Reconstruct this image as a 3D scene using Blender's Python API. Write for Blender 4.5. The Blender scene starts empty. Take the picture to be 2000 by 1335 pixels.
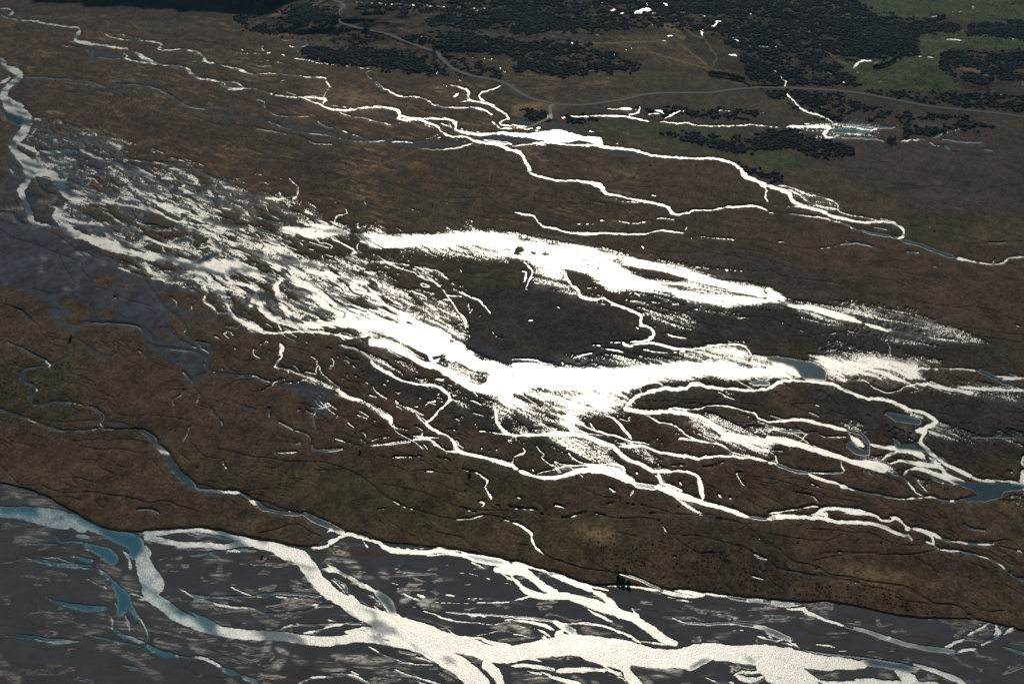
import bpy, math, random
import numpy as np
from mathutils import Vector

# ------------------------------------------------------------ camera, sky, sun
S = bpy.context.scene
COL = S.collection
CAM_H = 410.0                      # metres above the plain
PITCH = 32.0                       # degrees below the horizon
LENS = 40.0
cam = bpy.data.cameras.new("camera")
cam.lens = LENS; cam.sensor_width = 36.0
cam.clip_start = 1.0; cam.clip_end = 90000.0
camo = bpy.data.objects.new("camera", cam); COL.objects.link(camo)
camo.location = (0, 0, CAM_H)
camo.rotation_euler = (math.radians(90 - PITCH), 0, 0)
S.camera = camo
SUN_EL, SUN_AZ = 32.0, 3.2         # azimuth clockwise from +Y
W = bpy.data.worlds.new("World"); S.world = W; W.use_nodes = True
nt = W.node_tree; nt.nodes.clear()
sky = nt.nodes.new('ShaderNodeTexSky'); sky.sky_type = 'NISHITA'; sky.sun_disc = False
sky.sun_elevation = math.radians(SUN_EL); sky.sun_rotation = math.radians(SUN_AZ)
bg = nt.nodes.new('ShaderNodeBackground'); bg.inputs[1].default_value = 0.05
wo = nt.nodes.new('ShaderNodeOutputWorld')
nt.links.new(sky.outputs[0], bg.inputs[0]); nt.links.new(bg.outputs[0], wo.inputs[0])
sl = bpy.data.lights.new("sun", 'SUN'); sl.energy = 4.5; sl.angle = math.radians(0.5)
sl.color = (1.0, 0.93, 0.83)
so = bpy.data.objects.new("sun", sl); COL.objects.link(so)
_e, _a = math.radians(SUN_EL), math.radians(SUN_AZ)
sdir = Vector((math.sin(_a) * math.cos(_e), math.cos(_a) * math.cos(_e), math.sin(_e)))
so.rotation_euler = (-sdir).to_track_quat('-Z', 'Y').to_euler()
S.view_settings.view_transform = 'Standard'; S.view_settings.look = 'None'
S.view_settings.exposure = -0.7; S.view_settings.gamma = 1.0
S.cycles.max_bounces = 4; S.cycles.volume_bounces = 0
HAZE_D, HAZE_G = 0.000024, 0.3

# ------------------------------------------------------------ mapping photo point -> ground
FPX = 2000 * LENS / 36.0
CP, SP = math.cos(math.radians(PITCH)), math.sin(math.radians(PITCH))
def ground(px, py, h=0.0):
    """world x, y of the point of the terrain at height h seen at photo point px, py"""
    px = np.asarray(px, float); py = np.asarray(py, float)
    a = (px - 1000.0) / FPX; b = (667.5 - py) / FPX
    dz = -SP + b * CP; dy = CP + b * SP
    t = (h - CAM_H) / dz
    return a * t, dy * t
def scale_at(px, py):
    """pixels per metre there"""
    b = (667.5 - py) / FPX
    return FPX / (CAM_H / (SP - b * CP))

# ------------------------------------------------------------ noise
_rng = np.random.RandomState(7)
_TAB = _rng.rand(256, 256).astype(np.float32)
def vnoise(x, y, seed=0):
    x = x + seed * 17.37; y = y + seed * 31.11
    xi = np.floor(x); yi = np.floor(y)
    fx = (x - xi).astype(np.float32); fy = (y - yi).astype(np.float32)
    fx = fx * fx * (3 - 2 * fx); fy = fy * fy * (3 - 2 * fy)
    xi = xi.astype(np.int64) & 255; yi = yi.astype(np.int64) & 255
    x1 = (xi + 1) & 255; y1 = (yi + 1) & 255
    a = _TAB[yi, xi]; b = _TAB[yi, x1]; c = _TAB[y1, xi]; d = _TAB[y1, x1]
    return (a + (b - a) * fx) * (1 - fy) + (c + (d - c) * fx) * fy
def fbm(x, y, octv=4, seed=0, gain=0.5):
    s = 0; amp = 1; tot = 0
    for k in range(octv):
        s = s + amp * vnoise(x, y, seed + k * 3); tot += amp
        amp *= gain; x = x * 2.03; y = y * 2.03
    return s / tot
def uniform(n):
    """histogram-flatten a noise field to 0..1"""
    smp = np.sort(n.ravel()[::97])
    return np.interp(n, smp, np.linspace(0, 1, smp.size)).astype(np.float32)
def blur(a, r, it=2):
    r = int(r)
    for _ in range(it):
        for ax in (0, 1):
            p = np.pad(a, [(r + 1, r) if k == ax else (0, 0) for k in (0, 1)], mode='edge')
            c = np.cumsum(p, axis=ax, dtype=np.float64)
            n = a.shape[ax]
            hi = np.take(c, range(2 * r + 1, 2 * r + 1 + n), axis=ax)
            lo = np.take(c, range(0, n), axis=ax)
            a = ((hi - lo) / (2 * r + 1)).astype(np.float32)
    return a
def sstep(a, b, x):
    t = np.clip((x - a) / (b - a), 0, 1); return t * t * (3 - 2 * t)
# ------------------------------------------------------------ survey of the valley floor
# every line: kind, then points "x y [width]"; four units to a photo pixel from the sheet's corner.
# w open rippled water, c calm water, g bare gravel bed, d narrow dark creek, s wet film on sand,
# t pale track, b hard bare line of stones;  polygons: F density (shallow flooding), C calm sheet, E dry island
SHEETS = {
(0, 0): """
w 0 65 2.5;60 68 3;105 85;108 98;75 115;40 132 5;10 115;-40 100
w 40 135 3;90 152;180 158;300 170 3.5;400 190 3;500 205;570 212 4;620 225 6;610 260 8;590 290 7;590 315;640 330;720 345 6;800 352;860 368 4;930 372;985 378 8;1000 390 7
w 975 385 5;965 412 4;985 435 3;975 455 5;1040 470 4;1120 490;1200 495 5;1260 508
w 1000 395 6;1060 415 7;1100 440;1150 465 8;1200 490 6;1260 507 5;1340 512 4;1420 520;1465 535 5;1480 565 10;1510 590 6;1560 612 4;1640 628;1710 635 5
w 1710 635 5;1760 640;1830 640;1880 665;1905 685 6;1860 695;1790 695;1745 680 5;1715 650
w 1750 650 4;1760 680;1830 690
w 1905 688 4;2000 700 5
w 660 230 1.8;740 250 2;830 260;900 265 1.8;980 280;1080 300;1110 320 2
w 830 265 2;860 290;960 310;1110 320 3;1180 322 2;1240 330 3;1265 348;1240 370 4;1235 382 3;1320 392 2;1400 385;1500 395 3;1540 405 4;1590 435 6;1600 470 8;1640 490 4;1720 510 3;1820 530;1880 550 4;1960 575 2.5;2010 580 2
c 1470 485 2;1540 480;1600 475
w 1850 370 2;1900 390;1895 415;1820 405
w 1900 418 1.5;2000 420 2
w 500 325 1.5;590 330 2
w 500 360 1.5;600 365 2;690 395 1.4
c 730 400 2;720 430 2.5;760 448 2;820 452;880 462 3;940 460 2
g 700 400 10;860 440 14;960 445 8
g 180 605 8;300 615 7;440 622 6;640 634 5;740 655 5;830 675 6;900 662;1040 662;1160 682;1260 728;1350 768;1400 802;1470 838;1600 858;1720 888 7;1800 908 9;1900 912 6;2000 928
c 200 600 1.5;450 618;650 630;740 650;830 685 2
c 900 655 1.3;1160 675;1350 762;1470 832;1600 852
g 1100 622 3;1200 636;1300 670 5;1370 710 7;1360 770
g 850 500 3;900 560;1000 580;1060 600;1100 622
g 1470 832 5;1700 836;1800 852 6;1830 880 5;1780 905 7
g 840 690 4;940 720;960 760
w -40 450 8;0 465 9;30 490 10;40 530 8;100 540 12;150 580 14;130 630;80 665 12;40 705 14;30 760 16;90 850 26;180 890 24;215 960 20;170 1050;110 1120 18;110 1180 14;180 1240 22;250 1320 30
w -20 655 8;60 620 6;80 590
w -20 735 12;60 770 8;110 800;180 820 5;150 850 8
c 70 900 20;150 940 22
w -20 850 8;30 900 6;40 950 5
w 150 1120 8;240 1160;340 1185 6;480 1185;640 1180 8;720 1210;800 1240 10;880 1260 8
w 870 1240 3;970 1240;1080 1255;1200 1270 4;1330 1275 3;1450 1282;1510 1305 2;1550 1335
w 880 1260 8;960 1310 10;1060 1350 9
w 270 930 3;400 940 2.5;500 965 3;580 985;650 1030 1.8
w 700 1000 3;750 1040;760 1080;790 1130;860 1150;930 1170 4;960 1225 3
c 530 1060 2;560 1100;620 1110 3;655 1135 2
c 480 1160 1.5;500 1120
w 1025 1180 1.5;1060 1120 2
w 1040 1190 1.5;1150 1210
s 400 870 2;500 890
d 0 200;100 215;180 250;320 260;500 300
d 1180 265;1350 275;1500 300
d 1560 320;1700 350;1850 370
d 1280 185;1450 190
d 1200 430;1280 445
d 1240 960;1400 985;1600 1020;1700 1060;2000 1080
d 1500 900;1650 960;1850 985;2000 990
d 1500 750;1600 790
s 380 870 2;440 890 1.5
s 910 880 2.5;950 900
F .30 270 930;500 950;650 1010;760 1000;800 1060;950 1080;1000 1150;960 1220;800 1160;760 1060;600 1020;480 970;280 960
F .12 150 1000;500 960;780 1100;950 1220;640 1170;300 1160;160 1100
F .5 250 1220;550 1230;640 1335;300 1335
""",
(1, 0): """
w 0 700 5;60 712 4;130 740;220 752 3;320 758;400 755 4;480 765 5;540 770 6
w 360 760 4;440 790;500 815 5;560 845 6;640 862;760 858 5;860 840;960 838;1050 845 4;1110 865 6;1125 900 8;1100 925 4
w 510 770 5;545 785 6;520 815
w 555 825 3;640 830;760 845
w 640 870 4;690 895 3;760 915 2;880 930 3;960 955 2;1050 975 2.5
w 1090 970 2.5;1150 955;1260 945 2
w 1120 900 6;1200 915;1300 925 5;1400 925;1500 935;1560 965 8;1560 1000
w 1510 960 2.2;1520 990;1560 1005
w 1110 925 4;1180 935 5;1280 940;1350 960;1410 985;1440 1020 6;1480 1055;1540 1070 5;1640 1070;1700 1100 7;1780 1115 6;1880 1125 8;2000 1170 7
w 1280 955 2;1350 985 2.5;1400 1000
w 1550 1010 6;1620 1035;1720 1048 7;1820 1048 6;1920 1040 7;2000 1045
w 1580 1000 3;1650 1020;1760 1035
w 1430 960 2;1500 985 2
w 1330 1042 1.5;1420 1052;1330 1085 1.5;1460 1072
w 1560 1095 1.5;1640 1110
c 1780 1090 4;1900 1110 5;2000 1125
g 1750 1070 12;2000 1085 20
g 960 880 9;1070 900 9
w 0 580 1.6;80 570 2;180 575;280 588 2.5;400 598 3;500 605 4;545 620;555 650 3;575 675 4;555 700 3
c 555 700 4;530 720 5;525 755
c 430 740 2;470 750
c 230 715 1.8;310 738 2
w 0 420 2;60 418;100 412;180 418;240 440 3;300 452 2;380 462 3;480 488;560 500;640 515 2.2;780 525 3;885 540 2.5
w 905 550 3;860 565;865 590;910 625 4
c 925 640 5;960 665 7;985 685 6
w 985 685 5;1000 700 4;1050 715 3;1100 748;1180 755 2;1230 755 3;1300 768;1360 790;1385 815
c 1385 815 3;1480 835;1600 840;1660 838 4
w 1670 835 4;1740 850 5;1800 870;1840 895 4
c 1850 940 4;1860 965
w 1865 965 4;1900 1000;1960 1000 5;2000 1005
w 1590 790 3;1700 790;1800 805 4;1850 835 3;1920 875;1960 905 4;1970 925;1915 940;1905 970 3;2000 985 6
w 1515 663 2;1600 680 3;1650 710 5;1665 745 6
c 1655 745 6;1665 780 7
w 1665 785 5;1700 790 4
w 1925 663 2;1840 700 3;1780 715;1745 745 4;1790 790;1860 825 3
w 1545 750 6;1580 730
w 1400 690 1.5;1460 665;1500 680
w 220 335 1.5;300 370 3;320 400;370 455
c 300 370 3;400 350;385 320 2.5;280 315 2;200 310 1.5
w 40 370 1.8;65 400
w 0 330 1.5;80 370
w 0 470 1.3;150 480;290 515
w 320 510 3;350 515
c 0 515 1.5;120 513
w 170 655 1.2;260 600 1.2
g 170 650 4;260 595;420 610;470 660 4
g 235 600 3;235 700
g 400 640 3;430 740
c 0 775 1.6;60 790 2;60 830;120 880;200 908;410 905 1.6
w 410 905 1.8;480 950 2
c 480 950 2;520 985 3;600 1003 2
w 600 1003 2;700 1030;770 1060;840 1072 2.5
g 400 900 3;480 950 4;600 1003;770 1060 4;900 1080 5
w 545 920 2;560 950 1.5;610 970 1.2
g 0 925 9;100 950;200 985 11;400 1000;560 1045;740 1090 9;1000 1105 11;1300 1130 15;1500 1125 11;1660 1125 6
g 300 955 4;370 985
c 100 950 1.6;300 1020;560 1060
w 560 1060 1.5;740 1098 2.5;850 1100
c 850 1100 3;1000 1100 2
w 980 1110 2;1150 1108 2.5;1270 1120
c 1300 1160 1.6;1500 1165 2;1600 1145;1690 1120 3
g 0 1010 2;250 1045;350 1075 3;450 1115;600 1130 2;740 1100
c 0 1010 1.3;250 1045;450 1115;600 1130
t 1250 765 2;1185 800;1270 860 2.5;1400 890 3;1520 930;1600 960
t 1520 790 2;1620 770;1600 740;1500 730
t 1310 730 2;1390 755
t 1420 780 1.5;1450 815;1680 820
t 1310 1160 1.4;1100 1240;860 1330
t 100 130 7;250 70 6;440 25 4
t 0 175 3;200 235;400 262
t 1080 200 2;1400 330
s 1265 315 3;1285 275
w 1400 590 3;1415 570 3;1425 548 2
w 1465 590 2;1490 615
w 1440 637 1.5;1460 640
w 1890 505 3;1905 530;1925 555 2;1970 580 2
w 1660 430 2;1670 450;1720 450
w 1775 460 2.5;1790 452
w 1820 460 2;1900 462
w 1410 400 2.5;1450 380
w 1585 632 2;1610 625
w 1980 210 3;1990 190
w 1720 80 2;1750 65;680 15
d 0 640;100 680;230 710
d 620 640;760 690;960 700
d 1340 1000;1500 1040
d 0 1060;200 1130;380 1180;600 1230;900 1270
d 0 1230;300 1260;650 1290
""",
(2, 0): """
w 0 1045 8;100 1060;180 1060 14;280 1060 24;380 1060 26;430 1070 20;520 1075 10;560 1085 8;620 1090 14;670 1100 16;690 1130 12;720 1150 8;850 1160 6;950 1175;1080 1210 5;1180 1222 4.5;1400 1235 4;1560 1238;1650 1255 4.5;1740 1285 5;1800 1330 6;1830 1365
w 0 1140 2;120 1125 3;250 1110 4;400 1125;560 1135;690 1140 5
w 190 1130 2;280 1130 3
w 0 975 5;80 990 6;160 1005 4
c 190 1005 5;215 1000 5
w 0 990 4;100 1010 5;140 1010 3
w 200 1022 3;170 1020
w 0 1170 7;60 1190;95 1240 6;120 1290 8;145 1335
w 450 905 2;560 905 3;700 902 3.5;860 910 3;960 920 2.5;1070 945 3
w 1140 950 2.5;1280 960 4;1380 960 3;1410 975;1540 980 2;1700 980;1880 975 3;2000 985 2
w 730 850 3;830 850 2;880 850 5;930 850 4
w 1000 830 2;990 860 4;980 880 3;920 890;910 905 2
w 1060 887 4;1150 890 3
w 1110 860 2;1160 870 4;1190 890 3
w 1190 930 2;1260 890 4;1320 865 2
w 1330 920 1.5;1345 880 2;1330 860
w 1370 900 1.5;1390 870
w 1600 867 2;1680 868 3;1720 880 2
w 1930 880 2.5;1970 878
w 390 915 4;420 915 3
w 1110 835 1.8;1230 840
w 700 850 1.5;1000 855
w 690 68 3;740 66 2
w 770 80 4;810 78 5
w 850 102 4;880 100 3
w 960 100 6;1000 85;1060 75 8;1090 85 5
w 960 105 3;1120 100
w 690 22 2.5;720 24
w 850 40 2;880 38
w 1190 20 4;1215 42 5
w 1150 65 3;1160 75
w 1050 20 3;1060 40
w 920 60 2;940 62
w 1310 90 2;1360 100
w 1410 105 2;1500 125 3;1520 138
w 1630 165 2.5;1600 160;1590 185 5;1560 205 4
w 1630 165 2;1620 185;1590 190
w 1500 230 3;1475 240;1485 270 5;1490 285 3
w 1800 140 2;1870 108
w 1770 190 2;1775 220
w 1600 300 2;1640 318 3
w 1170 315 6;1200 322 3
w 1220 282 4;1255 282 3
w 1240 315 3;1260 320
w 1720 300 2;1760 320 3;1810 328 2
w 1745 270 1.5;1720 300
w 1820 375 3;1850 355 2.5;1930 360;2010 365
w 1690 425 2;1740 430 4;1760 435 2
w 1880 440 2;1890 450
w 680 298 2;750 293
w 470 340 4;475 335
w 660 275 3;675 275
w 610 275 2;620 278
w 1220 180 2.5;1235 177
w 1090 192 2;1100 195
w 940 370 2;860 405
w 790 440 2;800 430
w 940 480 2;945 475
w 1540 395 2;1550 400
w 350 850 1.5;360 848
w 440 585 2;450 582
w 530 580 2;540 575
w 180 285 2;190 285
w 120 285 2;130 290
w 40 330 2;50 330
w 370 330 1.5;375 335
w 560 98 2;570 98
w 430 120 2;440 118
w 500 245 2;510 245
w 600 1025 3;650 1027 2
w 805 1120 2;825 1122
w 20 662 3;40 665;0 655
w 1160 10 2;1170 12
w 1985 520 2;2000 520
g 720 1180 12;1000 1205 12;1300 1245 6
g 0 950 14;100 945 12;400 990 14;500 1015 10
g 0 1090 8;300 1095 10;600 1110 8
g 900 1000 3;1600 1040 2
t 100 690 2;350 680
t 140 130 2;250 165;400 220;500 250
t 0 870 2;150 855;300 840
t 1100 110 12;1160 150 14;1220 210 14;1290 260 12;1340 290 10
t 1050 400 3;1300 470;1540 540;1700 545
t 1240 120 3;1420 280;1500 300;1560 390;1600 450;1560 530
t 1300 340 3;1440 440;1550 535
t 1840 510 3;1900 570;1960 670
t 1700 640 2;1840 660
t 300 340 3;700 340;900 330;1200 320
""",
(3, 0): """
w 660 525 6;700 495 5;730 475;820 478 3
w 830 492 4;870 490 2.5
w 1175 440 4;1210 440 3
w 1250 445 4;1295 445 3
w 1390 308 4;1460 310;1530 312 2
w 1505 233 3;1530 233
w 1730 290 3;1840 298 2
w 1900 300 2;1920 305
w 870 635 3;890 637
w 1605 50 6;1600 65 4
w 1520 0 2;1540 25 1.5
w 1430 92 2;1530 88
w 920 5 2;960 3
w 690 565 3;720 560
w 660 590 2;675 592
w 1910 45 4;1920 42
w 980 590 2;985 585
w 1215 270 3;1215 290
w 1210 245 2;1240 247
w 1180 290 2;1200 295
w 100 100 2;110 95
w 140 88 2;150 84
w 170 70 2;180 66
w 205 50 2;210 40
w 315 245 2;325 250
w 385 308 2.5;395 310
w 385 240 1.5;400 228
w 0 360 3;70 365 2
w 150 430 2;155 432
w 0 520 2;40 540;90 580 3;105 610 2.5;145 635 3;130 670;150 683 2
w 160 715 2.5;150 740;190 780 4;235 825 2.5;275 858 3;340 885;430 908 2.5;490 940 3;505 960 4
w 375 880 2;385 900 2.5
w 610 735 1.5;510 775;465 790 2.5;465 820 2;405 840 1.5
w 440 550 2;500 590;560 630;650 680
w 520 490 2;530 490
w 630 940 2;650 925 2.5;640 912
w 340 690 2;400 695
w 260 930 1.5;275 960
w 1770 625 2;1780 620
w 1820 740 2;1830 735
w 1790 840 2;1795 870
C 510 1000;620 1005;740 1020;800 1015;810 1030;740 1045;600 1040;510 1040
C 1975 650;2010 645;2010 670;1985 668
w 1890 630 2;2000 635
w 140 995 2;160 990 3;300 985 6
w 300 985 6;400 985 8;480 1000;440 1040;470 1065 5;560 1055 4
c 380 985 4;440 1000 5;430 1030 4
w 510 965 4;560 962 2
c 540 965 4;700 975;860 995;1000 1000 2
w 690 985 3;740 1010 5;850 1010 4;850 990 2
w 270 965 3;430 970;490 985
w 600 1050 3;610 1051
c 480 1070 2.5;720 1078 4;850 1090 3;900 1105 2
w 1030 1105 2.5;1120 1095 3;1230 1095;1300 1135;1360 1145 2
c 1290 1075 4;1350 1050 3
w 1290 1080 3;1350 1050 2;1500 1005 2.5;1590 990 1.5
c 1360 1085 2;1500 1105;1680 1115
w 1440 1190 3;1500 1195
c 1380 1145 3;1430 1165 4
w 1010 1165 1.5;1040 1168
c 1690 1168 2;1750 1180
w 80 995 1.5;0 985 1.5
w 1085 965 2;1080 990 1.5
w 1370 120 2;1280 130 3
w 1500 1000 2;1480 1010
F .3 160 975;520 950;860 985;880 1020;560 1070;440 1060;280 1020
t 40 90 3;200 180 4;280 240 8;340 255 5;390 310;480 420;560 480 5;620 500 3
t 540 330 4;560 400 3;560 450
t 1100 555 1.5;1090 600
t 1010 980 1.5;1030 1050
t 1420 480 4;1450 530 3;1600 540 5;1700 590 4;1760 640 3
t 1100 975 1.5;1400 985;1500 1000
d 800 690;810 655;850 630;950 580;1250 430;1400 350;1550 250;1700 40
""",
(0, 1): """
w 240 -10 10;215 80 11;160 150 14;190 220 10;225 300 12;240 370 14;270 410 10;350 425 8;450 440 6
w 110 20 3;60 -40 6
w 250 0 34;380 20 22;450 70 20;490 140 18;540 200;660 190 10
w 500 -10 14;520 60 13;470 110 18
w 680 190 10;650 215;560 245 13;480 300 14;440 350 17;480 390;500 430 22;560 480 20;650 500 18;760 545 24;880 590;1000 620 20;1130 650 18;1280 690 20;1420 705 18;1560 740 24;1700 740 34;1850 745 28;2000 790 18
w 680 195 8;760 185 6;810 225;900 255;1000 270;1100 290;1230 320 8;1330 370 7;1440 400;1560 420 6;1700 430
w 1100 185 8;1180 230 12;1280 275 13;1400 310;1520 350;1640 400 11;1740 440 10;1880 455 5;1940 470
w 1060 -10 15;1140 20 13;1220 70 11;1320 120 10;1440 155 8;1540 190;1620 225;1620 250 4;1560 265;1600 290 5;1700 300;1840 290;1900 310 7;1940 345 5;2000 360 4
w 1220 50 4;1330 55 5;1400 70;1435 100;1400 135 4
c 1540 0 3;1620 30;1690 90;1620 140;1560 180
w 1660 75 3;1700 90 3
w 980 50 3;1040 100 4;1080 155 6;1100 190 8;1040 240 5
w 1080 60 3;1060 110
w 1210 110 3;1230 160;1260 190;1240 230
w 520 380 9;620 400 8;720 450 6;820 480 7;920 510;1010 560 8;1000 610 9
w 960 545 3;945 580;990 600
w 800 320 4;880 350;940 400;1000 430 6
w 1080 300 4;1120 350;1090 400 6
w 640 60 3;760 55;830 80
w 560 30 4;700 20 3;820 0 3
w 830 80 2.5;880 110;1000 125;1070 150
w 540 150 6;640 165 6
w 560 250 4;545 330 3;510 380 4
w 900 -20 3;980 50 3
c 1110 380 8;1090 400 8
c 1140 420 4;1200 455 3;1340 462
w 1200 455 2.5;1340 462;1440 468;1500 445 3;1700 450 4
w 1430 465 3;1560 465;1650 490;1700 530 4;1780 580 5;1880 640 4;2000 660 3
w 1700 530 8;1740 590 4;1700 630 6
w 1640 560 14;1680 590 14
c 1700 645 10;1620 680 14;1560 710 10
w 1000 440 5;1100 490 6;1200 550;1330 580 7;1420 610 5;1500 640 4
c 960 430 9;1010 420 6;1060 380 5
w 1130 690 5;1140 740 8;1180 790;1280 810 7;1400 830;1500 850 8;1560 830 16
w 920 750 3;1020 790 4
c 1020 790 4;1150 830 4
w 1150 830 4;1300 850 5
c 1300 850 5;1500 855 6
w 1550 760 22;1590 830 18;1680 880 12;1800 870 8;2000 910 12
w 1700 910 9;1850 930 8;1980 950;1990 1000 14;1950 1060 8
w 1580 880 6;1620 950 5;1590 1010 4;1660 1060 5;1700 1110;1780 1110;1840 1150 8;1950 1200 11;2050 1240 12
w 1640 900 6;1720 950;1760 1030;1800 1100;1840 1150 8
w 1490 890 2;1510 930;1590 980
w 1700 1190 2;1850 1230 3;2000 1260
w 1690 1130 3;1680 1170 2
w 1160 640 5;1330 650 5;1380 680 4
w 1250 770 3;1420 790 3
w 1370 805 4;1440 815 5;1500 830
w 1800 680 4;1900 690 5;2000 700
w 2000 910 5;1860 870 6
c 0 320 3;100 330;150 400;220 425 4;340 435;450 440 5
c 270 50 3;290 110;340 160;430 190;460 220;520 240 4
c 1350 550 10;1480 540 8;1490 590 5
s 120 290 3;170 300
s 80 360 3;120 380
s 310 240 4;400 250 5;420 230 4
s 500 545 5;540 555
s 600 645 5;700 660 6
s 780 710 7;810 715
s 310 760 9;320 785 7
s 590 860 4;600 890
s 510 920 4;545 940 4
s 260 460 4;265 465
s 240 690 2;250 690
s 330 680 3;360 685
s 100 290 2;60 300;150 310
c 890 985 3;900 990
g 1110 840 6;1220 965 6;1300 1080 8;1420 1170 8;1450 1260 9;1500 1335 9
g 600 1200 8;700 1185 9;900 1190 10;1050 1210 9;1150 1260 8;1200 1335 8
g 880 900 6;940 850 6
c 700 1185 2;900 1190;1050 1210;1120 1260 1.5
w 1320 1100 1.5;1430 1180 2;1450 1240 3;1430 1260
d 740 900 2;800 915;900 960;980 1000;1200 1060
d 740 890 2;765 850
d 580 500 2;700 590;800 660
d 800 660 2.5;950 700;1150 740
d 560 600 2;700 650;760 690
d 850 580 2.5;780 560;660 510
d 400 480 2;500 540;700 700
d 0 450 2;100 520;300 580;440 640;560 680;640 720;640 780
d 0 1030 3;130 1070;190 1120;250 1165;300 1200
d 100 1130 2;0 1160
d 300 1200 2;320 1260;300 1335
d 1230 1215 2;1310 1230;1400 1320
d 180 940 2;260 920;400 960
d 640 780 3;740 900 3
c 110 1070 1.5;180 1110 2;240 1160 2
d 460 640 3;480 700 3;560 850 3;590 880
F .80 380 0;560 0;700 120;640 200;540 210;460 120
F .40 60 -20;1100 -20;1200 60;1400 130;1560 190;1640 230;1700 300;2000 330;2000 1240;1840 1150;1600 900;1300 850;1150 800;1100 680;900 600;640 500;480 420;460 300;640 220;420 60;200 20
F .35 1150 -20;1500 -20;1690 60;1860 100;1990 230;2010 330;1700 290;1600 200;1400 100
F .4 900 650;1150 700;1500 830;1600 900;1300 850;1160 810;960 700
F .25 1350 850;1560 870;1640 960;1550 960;1430 920
F .5 400 20;560 60;620 200;460 150
E 235 60;275 40;300 130;430 190;445 220;330 190;240 130
E 530 425;600 430;750 480;680 480;560 455
E 820 60;1020 130;1020 160;900 170;800 110;600 60
E 700 240;900 290;1080 400;940 420;760 380;620 310;580 250
E 1190 280;1300 320;1420 400;1350 440;1200 450;1140 400
E 1100 440;1350 470;1480 480;1430 500;1300 540;1180 530;1080 470
E 1500 480;1640 500;1640 610;1560 620;1500 590
E 1120 580;1230 570;1360 600;1340 640;1250 630;1150 620
E 1400 660;1500 680;1480 700;1400 690
E 950 490;1080 540;1160 540;1040 560
E 260 120;330 180;520 240;440 160
E 900 600;1040 680;1120 760;980 740;800 640
E 1180 700;1380 720;1480 780;1300 780;1190 760
E 1830 790;2000 840;2000 890;1900 870;1800 830
E 1760 680;1900 700;2000 740;1960 750;1850 720
E 1500 -10;1700 80;1600 150;1520 60
E 1260 190;1420 200;1500 240;1340 240
E 1560 560;1640 560;1620 620
E 1440 930;1560 980;1640 1080;1680 1130;1600 1080;1500 1000
E 1640 960;1720 1020;1740 1090;1680 1060
E 1820 980;1940 1060;2000 1090;2000 1180;1900 1140;1820 1080
E 1380 320;1560 370;1620 430;1500 400
E 1680 320;1840 310;1900 380;2000 390;2000 440;1760 420
E 620 40;800 60;900 180;760 160
""",
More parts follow.
